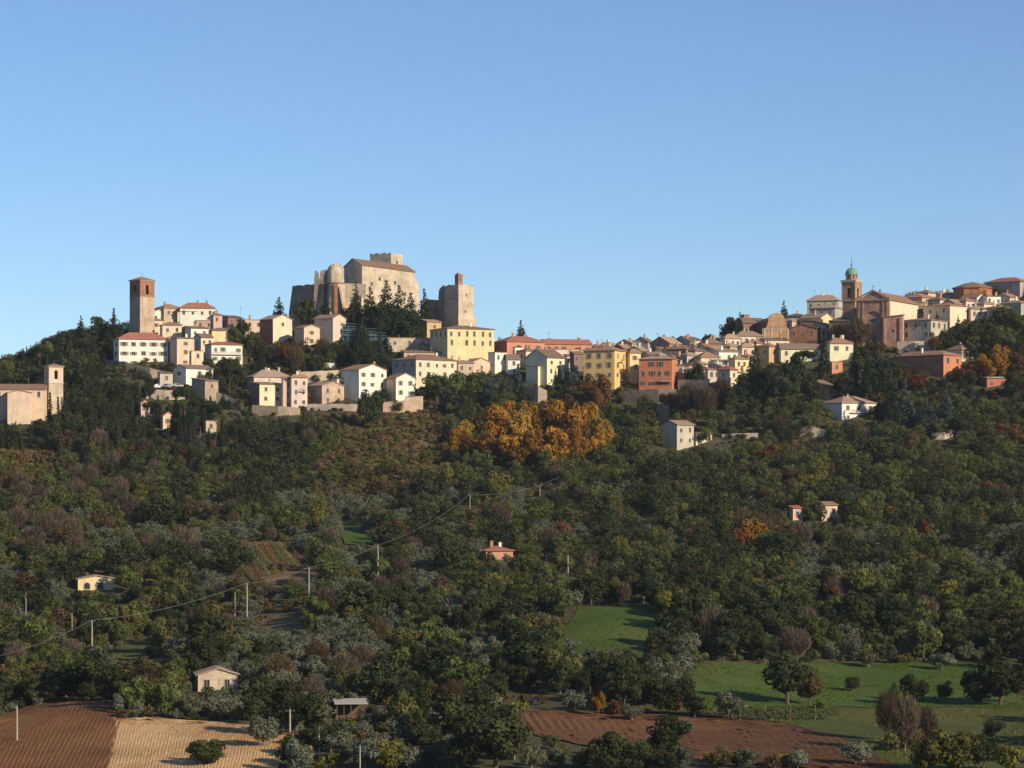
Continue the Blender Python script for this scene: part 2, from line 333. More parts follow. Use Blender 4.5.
# ------------------------------------------------------------------ buildings
WIN = {}
def window_meshes(W, H, sh, arch=False):
    k = (round(W, 1), round(H, 1), sh, arch); W, H = k[0], k[1]
    if k in WIN: return WIN[k]
    f = MB(); t = 0.09
    f.box(-W/2-t, -W/2, -0.07, 0, -t, H+t, 0); f.box(W/2, W/2+t, -0.07, 0, -t, H+t, 0)
    f.box(-W/2, W/2, -0.07, 0, H, H+t, 0); f.box(-W/2-0.12, W/2+0.12, -0.14, 0, -t-0.06, -t+0.0, 0)
    f.box(-0.03, 0.03, -0.05, -0.03, 0, H, 0)
    if sh:
        for s in (-1, 1):
            a = s*(W/2+t+0.01); b2 = s*(W/2+t+0.01+W*0.48)
            f.box(min(a, b2), max(a, b2), -0.06, -0.01, 0, H, 1)
    p = MB(); p.face([(-W/2, -0.02, 0), (W/2, -0.02, 0), (W/2, -0.02, H), (-W/2, -0.02, H)])
    if arch:
        n = 8; pts = [(W/2*math.cos(math.pi*i/n), -0.02, H + W/2*math.sin(math.pi*i/n)) for i in range(n+1)]
        p = MB(); p.face([(-W/2, -0.02, 0), (W/2, -0.02, 0)] + pts)
        f = MB(); f.box(-W/2-t, -W/2, -0.07, 0, -t, H, 0); f.box(W/2, W/2+t, -0.07, 0, -t, H, 0); f.box(-W/2-0.12, W/2+0.12, -0.14, 0, -t-0.06, -t, 0)
        q = [((W/2+t)*math.cos(math.pi*i/n), (W/2+t)*math.sin(math.pi*i/n)) for i in range(n+1)]
        q2 = [((W/2)*math.cos(math.pi*i/n), (W/2)*math.sin(math.pi*i/n)) for i in range(n+1)]
        for i in range(n): f.face([(q2[i][0], -0.07, H+q2[i][1]), (q[i][0], -0.07, H+q[i][1]), (q[i+1][0], -0.07, H+q[i+1][1]), (q2[i+1][0], -0.07, H+q2[i+1][1])])
    shm = MATS[sh] if sh else MATS['trim']
    WIN[k] = (f.mesh('window', [MATS['trim'], shm]), p.mesh('pane', [MATS['glass']])); return WIN[k]
def add_window(root, side, u, z, W, H, sh=None, arch=False):
    """side 'R': face y=0, u along x;  side 'L': face x=0, u along y measured from the near corner"""
    fm, pm = window_meshes(W, H, sh, arch)
    loc, rz = ((u, 0, z), 0.0) if side == 'R' else ((0, u, z), R(-90))
    o = link('window', fm, root, loc, rz); link('pane', pm, o); return o
def roof_obj(root, kind, w_, d, h, rise, mat, o=0.45, t=0.18):
    b = MB()
    if kind == 'flat':
        b.box(-0.12, w_+0.12, -0.12, d+0.12, h, h+0.22)
        return b.build('roof', MATS[mat], root)
    if kind == 'hip':
        x0, x1, y0, y1 = -o, w_+o, -o, d+o
        if w_ >= d: k = (d/2+o)*0.95; r0 = (x0+k, d/2, h+t+rise); r1 = (x1-k, d/2, h+t+rise)
        else: k = (w_/2+o)*0.95; r0 = (w_/2, y0+k, h+t+rise); r1 = (w_/2, y1-k, h+t+rise)
        v = [(x0,y0,h),(x1,y0,h),(x1,y1,h),(x0,y1,h),(x0,y0,h+t),(x1,y0,h+t),(x1,y1,h+t),(x0,y1,h+t), r0, r1]
        fs = [(3,2,1,0),(0,1,5,4),(1,2,6,5),(2,3,7,6),(3,0,4,7)]
        if w_ >= d: fs += [(4,5,9,8),(5,6,9),(6,7,8,9),(7,4,8)]
        else: fs += [(4,5,8),(5,6,9,8),(6,7,9),(7,4,8,9)]
        b.poly(v, fs)
    else:
        if kind == 'gl': D, Lx = d, w_      # ridge along x, gable shows on left face
        elif kind == 'gr': D, Lx = w_, d    # ridge along y, gable shows on right face
        elif kind in ('shed', 'shedr'): D, Lx = d, w_
        g = 0.02
        if kind == 'shed': prof = [(-o, h+g - o*rise/D), (D+o, h+g + rise + o*rise/D)]
        elif kind == 'shedr': prof = [(-o, h+g+rise*1.0 + o*rise/D), (D+o, h+g - o*rise/D)]
        else: m_ = rise/(D/2); prof = [(-o, h+g-o*m_), (D/2, h+g+rise), (D+o, h+g-o*m_)]
        up = [(a, z+t) for a, z in prof]
        ring = prof + up[::-1]; n = len(ring)
        def P(a, l, z): return (l, a, z) if kind != 'gr' else (a, l, z)
        l0, l1 = -o*0.7, Lx+o*0.7
        v = [P(a, l0, z) for a, z in ring] + [P(a, l1, z) for a, z in ring]
        fs = [(i, (i+1) % n, n+(i+1) % n, n+i) for i in range(n)]
        m2 = len(prof)
        for i in range(m2-1): fs += [(i, i+1, n-2-i, n-1-i)]; fs += [(n+n-1-i, n+n-2-i, n+i+1, n+i)]
        b.poly(v, fs)
    return b.build('roof', MATS[mat], root)
CHIM = {}
def chimney(roof, x, y, z, hh=1.3, mat='peachbrick'):
    if mat not in CHIM:
        b = MB(); b.box(-0.28, 0.28, -0.22, 0.22, -1.2, 1.0); b.box(-0.38, 0.38, -0.32, 0.32, 1.0, 1.12); b.box(-0.2, 0.2, -0.15, 0.15, 1.12, 1.3); b.box(-0.34, 0.34, -0.28, 0.28, 1.3, 1.4)
        CHIM[mat] = b.mesh('chimney', [MATS[mat]])
    o = link('chimney', CHIM[mat], roof, (x, y, z)); o.scale = (1.15, 1.15, hh); return o
FOOT = []
BOX = []
ROOTS = {}
def house(name, cat, l, c, r, eave, base, a, roof, rise, wall, label, L=None, Rw=None, tile='tile', sh='shutter_green', chim=1, depth=None, wsz=None, door=False, Y=None, group='houses of the hill town', sink=4.5, nolow=False):
    a_ = R(a); Y = Y or inv(c, base); s = F/Y
    W = max(1.5, (r-c)/s/math.cos(a_)); D = max(1.5, (c-l)/s/math.sin(a_)) if depth is None else depth
    if depth is None and D < 5.0 and W > 6: D = 6.5 if roof != 'shed' else 5
    if W < 4.0 and D > 8: W = 6.5
    D = min(D, 22)
    X = (c-512)/s; z0 = (HR-base)/s
    h = (base-eave)/s; rs = rise/s
    root = empty(name, (X, Y, z0), a_)
    tag(root, label, cat, group)
    b = MB(); zb = -sink
    front_gr = roof == 'gr'; 
    v = [(0,0,zb),(W,0,zb),(W,D,zb),(0,D,zb),(0,0,h),(W,0,h),(W,D,h),(0,D,h)]
    if roof == 'gl':
        v += [(0,D/2,h+rs),(W,D/2,h+rs)]
        b.poly(v, [(0,1,5,4),(2,3,7,6),(3,0,4,8,7),(1,2,6,9,5)])
    elif roof == 'gr':
        v += [(W/2,0,h+rs),(W/2,D,h+rs)]
        b.poly(v, [(0,1,5,8,4),(2,3,7,9,6),(3,0,4,7),(1,2,6,5)])
    elif roof in ('shed', 'shedr'):
        if roof == 'shed': v[6] = (W,D,h+rs); v[7] = (0,D,h+rs)
        else: v[4] = (0,0,h+rs); v[5] = (W,0,h+rs)
        b.poly(v, [(0,1,5,4),(1,2,6,5),(2,3,7,6),(3,0,4,7)])
    else:
        b.poly(v, [(0,1,5,4),(1,2,6,5),(2,3,7,6),(3,0,4,7)])
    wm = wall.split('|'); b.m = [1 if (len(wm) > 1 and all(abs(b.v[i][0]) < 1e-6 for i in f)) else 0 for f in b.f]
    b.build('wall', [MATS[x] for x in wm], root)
    BOX.append((l, r, eave-rise*0.5, base, Y))
    ro = roof_obj(root, roof, W, D, h, rs, tile)
    rr = random.Random(hash(label) % 9999 if False else int(c*13+eave*7))
    for k in range(chim):
        fx = rr.uniform(0.2, 0.8); fy = rr.uniform(0.35, 0.65)
        zc = h + (rs*0.75 if roof in ('hip', 'gl', 'gr') else (rs*0.5 + 0.2 if roof != 'flat' else 0.4))
        chimney(ro, W*fx, D*fy, zc+0.1, rr.uniform(0.8, 1.2), rr.choice(['peachbrick', 'white', 'tan']))
    ww, wh = wsz or (0.8, 1.35)
    def grid(side, spec, Lg):
        nc, nr = spec[0], spec[1]
        shh = spec[2] if len(spec) > 2 else sh
        fh = min(3.1, h/nr) if nr else 0
        for j in range(nr):
            zc = h - fh*(j+0.5) - wh/2 - 0.1
            if zc < 0.25: continue
            for i in range(nc):
                if rr.random() < 0.13 and nc > 2: continue
                u = Lg*(i+0.5)/nc + rr.uniform(-0.22, 0.22)
                w2 = min(ww*rr.choice([1, 1, 1, 0.85, 1.15]), Lg/nc*0.42)
                add_window(root, side, u, zc, w2, wh*(1 if j < 2 else 0.8)*rr.choice([1, 1, 0.85]), shh if rr.random() < 0.72 else None)
    if Rw: grid('R', Rw, W)
    if L: grid('L', L, D)
    if door:
        q = MB(); q.box(-0.55, 0.55, -0.06, -0.005, 0, 2.1); q.box(-0.7, -0.55, -0.1, -0.004, 0, 2.25, 1); q.box(0.55, 0.7, -0.1, -0.004, 0, 2.25, 1); q.box(-0.55, 0.55, -0.1, -0.004, 2.1, 2.25, 1)
        o = q.build('door', [MATS['shutter_brown'], MATS['trim']], root); o.location = (W*0.5, 0, 0.1)
        k = MB(); k.tube((0.4, -0.08, 1.0), (0.4, -0.12, 1.0), 0.04, 0.04, 6); k.build('handle', MATS['iron'], o)
    cx, cy = X + math.cos(a_)*W/2 - math.sin(a_)*D/2, Y + math.sin(a_)*W/2 + math.cos(a_)*D/2
    FOOT.append((X, Y, a_, W, D))
    root['_dims'] = 0; del root['_dims']
    ROOTS[label] = (root, W, D, h, s)
    return root, W, D, h, s
def balcony(root, side, u, z, L=2.4):
    b = MB(); b.box(-L/2, L/2, -0.9, -0.003, -0.12, 0.0)
    for i in range(int(L/0.3)+1): x = -L/2+0.04 + i*0.3; b.box(x-0.02, x+0.02, -0.88, -0.84, 0, 0.95, 1)
    b.box(-L/2, L/2, -0.9, -0.83, 0.95, 1.0, 1)
    o = b.build('balcony', [MATS['trimwhite'], MATS['iron']], root)
    o.location = (u, 0, z) if side == 'R' else (0, u, z); o.rotation_euler = (0, 0, 0 if side == 'R' else R(-90)); return o

HS = [
# l, c, r, eave, base, a, roof, rise, wall, label, opts
# ---- left quarter
(110,119,166,339,367,20,'hip',7,'white','long white house with grey shutters on the retaining wall, right of the dark conifers',dict(Rw=(5,3,'shutter_grey'),L=(1,2),tile='tilered',chim=0,wsz=(1.4,1.3))),
(147,149,174,313.5,324,15,'gr',5.5,'white','white gable fronted house with two small windows right behind the brick bell tower',dict(Rw=(2,1,None),chim=1)),
(134,148,162,320,338,38,'hip',3,'peach','peach house with one shaded side at the foot of the brick bell tower',dict(Rw=(1,2,'shutter_grey'),wsz=(1.6,1.2))),
(161,162.5,181,325,343,15,'hip',3.5,'cream','small cream house with brown roof attached right of the peach house',dict(Rw=(2,2,None))),
(177,180,214,308,328,10,'hip',5.5,'white','large pale house with red hip roof crowning the left hilltop cluster',dict(Rw=(4,1,None),chim=2,tile='tilered')),
(175,177.5,197,311.5,327,12,'shed',1,'cream','cream house with three shuttered windows in a row under the hilltop house',dict(Rw=(3,2,'shutter_grey'),tile='tilebrown')),
(212,213.5,221,315,326,20,'hip',1.5,'pink','narrow pink house at the right end of the hilltop cluster',dict(Rw=(1,1,None))),
(195,196.5,221,320.5,333,12,'flat',0,'pinkstone','low stone walled house under the pink house on the hilltop',dict(Rw=(3,1,None),chim=0)),
(187,191,207.5,328,348,30,'shed',2,'white','narrow white house with sloping roof and one large window beside the plain yellow house',dict(Rw=(2,2,None),tile='tilered')),
(206,212,233,330.5,346,20,'hip',3,'yellow','plain yellow windowless house above the white house with balcony',dict(tile='tilebrown',chim=0)),
(203,211.5,241,344.5,365,26,'hip',3,'white','white two storey house with long balcony above the round dark trees',dict(Rw=(4,2),tile='tilered')),
(170,177,193,338,367,35,'shed',1.5,'peach','tall tan house with two stacked windows between white and long white houses',dict(Rw=(1,3),tile='tilebrown')),
(190,191.5,203,351,368,20,'flat',0,'cream','low cream annex with flat top right of the tall tan house',dict(Rw=(1,1,None),chim=0)),
(240,243,255,355.5,365,25,'shed',1.5,'golden','tiny golden yellow annex right of the white house with balcony',dict(Rw=(1,1,None),chim=0)),
(242,245,272,320,339,15,'flat',0,'peach','long low peach building on the saddle left of the round castle bastion',dict(Rw=(3,1,None),chim=1)),
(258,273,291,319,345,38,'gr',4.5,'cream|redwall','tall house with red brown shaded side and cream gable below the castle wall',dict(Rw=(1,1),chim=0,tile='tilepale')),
(296,304,319,327.5,347,35,'gr',3,'peach','small peach gabled house right of the tall red brown sided house',dict(Rw=(1,2),tile='tile',chim=0)),
(313,333,345,318,342,52,'gr',4,'palepink','grey sided house with pale gable directly under the round bastion',dict(chim=1,tile='tilepale')),
(157,160,172,373,388,28,'shed',1,'greycream','low shaded annex on the left of the white villa over the car park',dict(Rw=(1,1,None),chim=0,tile='tilebrown')),
(172,186,210,368,387,50,'gl',3.5,'white','white villa with brown gabled roof above the car park terrace',dict(Rw=(3,1,'shutter_grey'),L=(1,1),chim=0,tile='tilebrown')),
(190,205,217,380.5,403,45,'shed',2.5,'stone','old rough stone house with wide brown roof right of the car park',dict(Rw=(1,1,None),chim=0,tile='tilebrown')),
(138,141,149,403,418,30,'gr',3,'pink','small pink house at left of two hidden among the pines',dict(Rw=(1,1),chim=0,tile='tilered')),
(160,163,173,416,430,30,'gr',4,'peach','small peach house at right of two hidden among the pines',dict(Rw=(1,1),chim=0,tile='tilered')),
(203,206,216,421,434,30,'flat',0,'tan','little tan building deep in the trees below the stone house',dict(Rw=(1,1,None),chim=0)),
(244,254,290,377,392,22,'hip',7.5,'palepink','broad pink tiled roof with chimneys behind the pale yellow house',dict(chim=3,tile='tilepale')),
(247,259.5,283,384,410,26,'shed',2.5,'paleyellow|brownwall','pale yellow house with four small windows beside the pink house',dict(Rw=(2,2,None),chim=1,tile='tile',wsz=(.9,1.2))),  # left face dark brown: brick with its shade put into the colour
(281,283,291.5,379,409,22,'shed',1.5,'pink','narrow pink house with stacked windows between pale yellow and pale pink houses',dict(Rw=(1,3,None),chim=0)),
(289,291.5,307,377.5,409,22,'hip',3,'palepink','tall pale pink house with an iron balcony above the slope',dict(Rw=(2,3,None),chim=2)),
(307,322,343,385.5,405,40,'gr',4,'pinkstone','pinkish stone house with low gable left of the white gabled house',dict(Rw=(2,2,None),L=(1,1,None),chim=0,tile='tilepale')),
(331,337,358,378.5,399,26,'shed',1,'paleyellow','low pale yellow house tucked against the tall white gabled house',dict(Rw=(2,1),chim=0,tile='tilebrown')),
(340,359,385.5,369.5,402,42,'gr',5.5,'white','tall bright white house with plain gable behind the round dark tree',dict(Rw=(3,2,'shutter_grey'),chim=1,wsz=(.9,1.3))),
(386,396,415,378,402,36,'gr',5,'white|peach','white house with brown gable loggia above the stone retaining wall',dict(Rw=(2,2,'shutter_grey'),tile='tile',chim=0)),
(391,416,456,359.5,389,42,'hip',6,'cream|grey','large house with grey blue shaded side and cream front below the yellow palace',dict(Rw=(5,2,'shutter_grey'),L=(3,1,'shutter_grey'),tile='tile')),  # grey on the left face puts that side's shade into the plaster
(429,447.5,494,328.5,365,26,'hip',4,'yellow','big yellow palace with two rows of windows at the foot of the ruined tower',dict(Rw=(6,2,None),L=(4,1,None),tile='tile',wsz=(0.85,1.8))),
(400,404,441,352,362,15,'shed',2,'tan','low tan building with long red brown roof left of the yellow palace',dict(Rw=(4,1,None),tile='tile',chim=1)),
(413,427,441,321.5,342,40,'gl',2.5,'ochre','ochre stone house under the red brick rampart',dict(Rw=(1,1,None),chim=0,tile='tilepale')),
(385,388,430,338,352,12,'flat',0,'palestone','long pale stone terrace house below the castle pines',dict(Rw=(3,1,None),chim=0)),
(464,473,490,362,375,30,'gr',4,'peach','low peach roofed house below the right corner of the yellow palace',dict(Rw=(1,1,None),chim=0,tile='tilepale')),
(488,495,507.5,352.5,374,40,'flat',0,'white','plain white block right of the yellow palace',dict(Rw=(2,1,'shutter_grey'),chim=0)),
(506,508,520,359,375,18,'shed',4,'white','little white house with steep brown lean to roof between white blocks',dict(Rw=(1,2,None),chim=0,tile='tilebrown')),
(513,515,524,347.5,362,20,'flat',0,'white','small square white upper storey with two tiny windows below the red school roof',dict(Rw=(2,1,None),chim=0)),
(526,547,565,357,387,46,'gl',8,'paleyellow','pale yellow house with big brown roof and dark gable side',dict(Rw=(2,3,'shutter_grey'),chim=1,tile='tilebrown')),
(526,538,549,366.5,386,46,'flat',0,'paleyellow','low wing with dark side in front of the big brown roofed house',dict(Rw=(1,1),chim=0)),
(494,507,545,341.5,359,28,'hip',6,'salmon|redwall','long red brick building with hip roof below the lone conifer',dict(Rw=(3,1,'shutter_brown'),L=(2,1,None),tile='tilered',chim=1)),  # darker left face, lighter right face: shade and sun put into the plaster
(541,545,592,343.5,359,18,'gl',4.5,'salmon','low salmon wing with small windows stretching right from the red brick building',dict(Rw=(6,1,'shutter_brown'),tile='tilered',chim=2)),
(544,546,588,349.5,364,15,'flat',0,'palepink','long pale pink house front beneath the salmon wing',dict(Rw=(5,1,None),chim=0)),
(564,567,576,356,372,25,'shed',1.5,'cream','tiny cream house left of the golden apartment house',dict(Rw=(2,1,None),chim=1)),
(570,574,586,353.5,377,30,'shed',2,'brownwall','narrow brown house with white patch leaning on the golden apartment house',dict(Rw=(2,2,None),chim=1)),
(584,614.5,628,350.5,390,66,'hip',5,'golden','golden apartment house of three floors with balconies on its bright right side',dict(L=(3,3,'shutter_grey'),Rw=(2,3),chim=2,tile='tile',wsz=(0.9,1.7))),
(627,630,641,353,384,25,'hip',3,'yellow','slim yellow house between golden apartment house and orange house',dict(Rw=(1,2),chim=0)),
(639.5,672,679,359,391,72,'hip',3,'orange','bright orange house of three floors above the grey retaining wall',dict(L=(4,3,'shutter_brown'),Rw=(1,2,None),chim=1,tile='tilepale',wsz=(1.0,1.5))),
(671,689,694,365.5,386,70,'shed',1.5,'greycream','grey stone house with one window attached right of the orange house',dict(L=(2,1,None),chim=1,tile='tilepale')),
(662.5,677,695,424.5,451,46,'gl',4,'greycream','solitary old cream farmhouse with bare grey side in the wood',dict(Rw=(2,2,None),chim=0,tile='tilepale')),
(694,696,713,432.5,446,46,'flat',0,'cream','low roofless ruin adjoining the solitary farmhouse',dict(Rw=(3,1,None),chim=0)),
# ---- middle to right town
(634,648,653.5,341.5,353,60,'gl',3.5,'grey','grey gabled house at the left end of the middle roofs, on the skyline',dict(chim=1,tile='tilebrown')),
(651,669.5,682,343,358,50,'gl',5,'peachbrick','brown brick gabled house with bright right wall on the middle skyline',dict(L=(2,1,None),tile='tilepale',chim=1)),
(656,660,668,349,362,30,'shed',1.5,'yellow','small yellow house below the brown brick gabled house',dict(Rw=(1,1,None),chim=0)),
(667,686,690,349,364,66,'hip',2.5,'brownwall','dark brown house with pinkish eaves above the orange house',dict(L=(3,1,None),tile='tile')),
(671,674,683.5,357.5,371,25,'shed',1.5,'golden','small golden house peeking between orange house roof and grey stone house',dict(Rw=(1,1,None),chim=1)),
(681,687,699,355.5,372,35,'hip',2.5,'greycream','grey cream house with flat brown roof left of the round tree',dict(Rw=(2,1,None),L=(1,1,None),tile='tilepale')),
(673,690,704,341.5,354,50,'gl',5.5,'grey','grey brown house with long low roof, highest of the middle roofs',dict(tile='tilebrown',chim=2)),
(686,689,701,340,354,20,'shed',1.5,'cream','short cream wall under the highest of the middle roofs',dict(Rw=(1,1,None),chim=0,tile='tilebrown')),
(691,694,705,346.5,360,20,'shed',2,'palepink','short pale pink house in the middle of the crowded roofs',dict(Rw=(1,1,None),tile='tilebrown')),
(702,705,722,343.5,358,18,'hip',5,'brick','brown red brick house with broad dull roof left of the cream skyline house',dict(Rw=(3,1,'shutter_brown'),tile='tilebrown',chim=2)),
(697,701,719,357.5,374,18,'hip',6.5,'cream','cream house under a broad pink terracotta roof behind the round tree',dict(Rw=(3,1,None),tile='tile',chim=0)),
(721,725,741,338.5,354,20,'hip',3.5,'cream','cream skyline house with three windows below the autumn coloured trees',dict(Rw=(3,1,None),tile='tilepale')),
(715,719,739,351.5,368,20,'shed',2,'white','white house with uneven brown roof between terracotta roof and yellow house',dict(Rw=(3,1,None),chim=1,tile='tilepale')),
(729,735,749,359,376,30,'hip',2,'yellow','yellow house with bright left corner left of the dark cedars',dict(Rw=(2,1,None),tile='tilepale')),
(711,715,731,361.5,376,20,'shed',1.5,'white','white house with dark deep eaves left of the yellow house by the cedars',dict(Rw=(2,1,None),tile='tilebrown')),
(705,708,720,369.5,384,20,'shed',1.5,'palepink','low pale house with dark openings at the lower edge of the crowded roofs',dict(Rw=(2,1,None),tile='tilepale',chim=0,wsz=(1.3,1.6))),
(718,730,738.5,370,390,46,'hip',3,'cream','lowest house with blue grey shaded side and cream corner left of the cedars',dict(Rw=(1,2,None),L=(1,1,None),tile='tilered')),
(738,742,757,347,364,22,'hip',3,'peach','peach house with one window below the pale long roof, behind the cedar tip',dict(Rw=(2,1,None),tile='tilepale')),
(755,769,781,346.5,364,46,'hip',2.5,'ochre','ochre house with cream right side between cedar tip and long cream house',dict(L=(2,1,None),Rw=(1,1,None),tile='tile')),
(778,781,822,348.5,364,10,'gl',4,'paleyellow','long low cream house with brown roof left of the tall cypress',dict(Rw=(4,1,None),tile='tilebrown',chim=0)),
(827,830,854,343.5,363,16,'hip',4.5,'paleyellow','cream house with one window just right of the tall cypress',dict(Rw=(2,1),tile='tile',chim=3)),
(830,832,843,362,374,20,'flat',0,'salmon','salmon garage block under the cream house right of the cypress',dict(Rw=(1,1,None),chim=0)),
(733,737,763,336,350,14,'hip',4,'palepink','pale house with long tiled roof at the left foot of the curved church front',dict(Rw=(4,1,None),tile='tilepale',chim=2)),
(761,765,790,340,353,14,'shed',2,'cream','cream house with dark roof directly in front of the curved church front',dict(Rw=(3,1,None),tile='tilebrown',chim=1)),
(790,817,822,328,348,70,'gl',3,'brick','red brick hall toned dark for shade between curved church front and tall cypress',dict(L=(3,1,None),tile='tilered',chim=0)),  # dark wall picked to stand for a side lying in shade
(808,838,843,300.5,319,72,'hip',4.5,'greycream','grey cream mansion with wide dark eaves on the skyline left of the domed bell tower',dict(L=(4,1,None),tile='tilepale',chim=3)),
(811,835,846,308,323,62,'hip',3.5,'grey','grey brown house with dull roof in front of the skyline mansion',dict(L=(3,1,None),tile='tilepale')),
(802,821,835,317.5,332,52,'gr',3.5,'yellow','house with bright yellow gable among the roofs below the skyline mansion',dict(tile='tilepale',chim=1)),
(788,803,808,316,331,66,'hip',2,'grey','small grey house right of the curved church front under the fir',dict(L=(1,1,'shutter_grey'),tile='tilebrown',chim=2)),
(803,817,823,321.5,334,66,'shed',1,'brownwall','dark low house wall beneath the yellow gable',dict(L=(3,1,None),tile='tilebrown',chim=0)),
(830,855,861,321,346,70,'hip',3,'brownwall','grey brown house behind the leafless lilac grey tree',dict(L=(3,2,None),tile='tilebrown')),
(884,902.5,905,317,347,68,'shedr',2,'facadebrick','brick side chapel with round window right of the great church front',dict(chim=0,tile='tilepale')),
(904,931,952,320,346,55,'hip',3,'greycream','grey cream rectory with two rows of three windows beside the great church',dict(L=(3,2,None),Rw=(3,1,None),tile='tile',wsz=(1.2,1.7))),
(927,950,970.5,305.5,328,46,'hip',3.5,'cream','tall cream block with plain bright right side above the rectory',dict(L=(2,1,None),tile='tile',chim=0)),
(903,922,943,297.5,312,50,'hip',5,'tan','tan house with pyramid like roof behind the church nave',dict(Rw=(2,1,None),L=(1,1,None),tile='tile')),
(989,1020,1035,281.5,298,52,'hip',5,'grey','big barn like grey building with red roof at the top right skyline',dict(L=(2,1,None),tile='tilered',chim=0)),
(983,987,1016,296,311,12,'shed',1.5,'white','long low white house in front of the big grey barn building',dict(Rw=(6,1,None),tile='tilebrown',chim=1)),
(963,977,988,297.5,311,48,'gr',4,'white','white gabled house under the eight sided orange building',dict(tile='tile',chim=0)),
(937,940,955,294,306,18,'shed',3,'white','small white house with stepped roofs left of the eight sided orange building',dict(Rw=(2,1,None),chim=2,tile='tilepale')),
(968,971,991,309,321,16,'hip',3.5,'palepink','low pale house with dull grey roof among the trees right of the tall cream block',dict(Rw=(3,1,None),tile='tilepale')),
(1003,1021,1037,303,316,45,'hip',3.5,'grey','grey house with pale roof at the right edge of the town',dict(L=(2,1,None),tile='tilepale')),
(949,962,981,350,362,38,'hip',6.5,'cream','cream house with large terracotta hip roof above the red house',dict(Rw=(2,1,None),tile='tile',chim=2)),
(897,943.5,964.5,355,379,42,'hip',5,'orange|redwall','long red house with right side coloured sunlit orange under the rectory',dict(Rw=(2,1,'shutter_grey'),L=(4,1,None),tile='tile',wsz=(1.1,1.8))),  # sunlit and shaded tones of one red wall, painted as two plasters
(826,842,879,403,421,32,'hip',7,'white','white villa with low hip roof and balcony, alone below the town',dict(Rw=(3,2,'shutter_grey'),tile='tilepale',chim=1)),
(815,826,837,386,399,40,'shed',6,'salmon','small salmon house with steep bright orange roof above the white villa',dict(tile='tile',chim=0,Rw=(1,1,None))),
(983,987,1010,378,388,14,'shed',1.5,'redwall','low red shed with grey slab roof at the right among autumn trees',dict(Rw=(2,1,None),tile='concrete',chim=0)),
(774,777,784,372,386,30,'gr',3,'pink','sliver of a pink house between the dark cedars',dict(Rw=(1,1,None),chim=0,tile='tilered')),
(75,78,113,579,591,12,'gr',3,'yellow','small bright yellow cottage with two arched windows low on the left slope',dict(tile='tilepale',chim=0)),
(483,486,513,551,561,15,'hip',4,'salmon','cottage with red tiled roof and white chimneys in the wood at centre',dict(tile='tilered',chim=3,Rw=(2,1,None))),
(790,793,803,508,521,25,'shed',1.5,'pink','pink cottage end half hidden in the right hand wood',dict(Rw=(1,1,None),tile='tilered',chim=0)),
(818,822,838,505,522,20,'shed',2.5,'peach','brown roofed cottage wing half hidden behind the rounded yellow green tree',dict(Rw=(2,1,None),tile='tile',chim=0)),
(196,198,237,675,692,10,'gr',6,'palestone','pale stone field barn with low gable roof above the stubble field',dict(tile='tilepale',chim=0,Rw=(2,1,None))),
]
for (l, c, r, e, b_, a, ro, ri, wl, lab, op) in HS:
    nm = 'house'; ct = 'house'
    if 'palace' in lab: nm, ct = 'palace', 'palace'
    elif 'farmhouse' in lab and 'ruin' not in lab: nm, ct = 'farmhouse', 'farmhouse'
    elif 'ruin adj' in lab: nm, ct = 'ruin', 'ruin'
    elif 'cottage' in lab: nm, ct = 'cottage', 'cottage'
    elif lab.startswith('pale stone field barn'): nm, ct = 'barn', 'barn'
    elif 'villa' in lab and lab.startswith('white villa'): nm, ct = 'villa', 'villa'
    elif lab.startswith('low red shed'): nm, ct = 'shed', 'shed'
    elif 'chapel' in lab: nm, ct = 'chapel', 'chapel'
    elif 'apartment house of' in lab: nm, ct = 'apartment_house', 'apartment house'
    if 600 < c < 900 and e < 400 and 0 < ri <= 5: ri *= 1.3
    root, W, D, h, s = house(nm, ct, l, c, r, e, b_, a, ro, ri, wl, lab, **op)
    if lab.startswith('white two storey'): balcony(root, 'R', W*0.5, h-3.3, W*0.95)
    if lab.startswith('tall pale pink'): balcony(root, 'R', W*0.7, h-4.4, 2.4)
    if lab.startswith('golden apartment'): balcony(root, 'R', W*0.5, h-3.6, 3.2); balcony(root, 'R', W*0.5, h-6.8, 3.2); balcony(root, 'R', W*0.6, h-9.8, 4.2)
    if lab.startswith('bright orange'): balcony(root, 'L', D*0.2, h-7.4, 4.0)
    if lab.startswith('white villa with low'): balcony(root, 'R', W*0.6, h-3.0, W*0.75)
    if lab.startswith('small bright yellow'):
        for u in (0.25, 0.62): add_window(root, 'R', W*u, 0.4, 1.3, 0.8, None, True)
    if lab.startswith('brick side'):
        q = MB(); q.tube((-0.02, 0, 0), (-0.1, 0, 0), 0.7, 0.7, 14); o = q.build('window', MATS['trim'], root); o.location = (0, D*0.45, h*0.55)
        q = MB(); q.tube((-0.1, 0, 0), (-0.13, 0, 0), 0.5, 0.5, 14); q.build('pane', MATS['glass'], o)
        q = MB()
        for yy in (0.06, 0.88): q.box(-0.35, -0.003, D*yy, D*yy+0.7, -4, h*0.98)
        q.build('pilaster', MATS['peachbrick'], root)
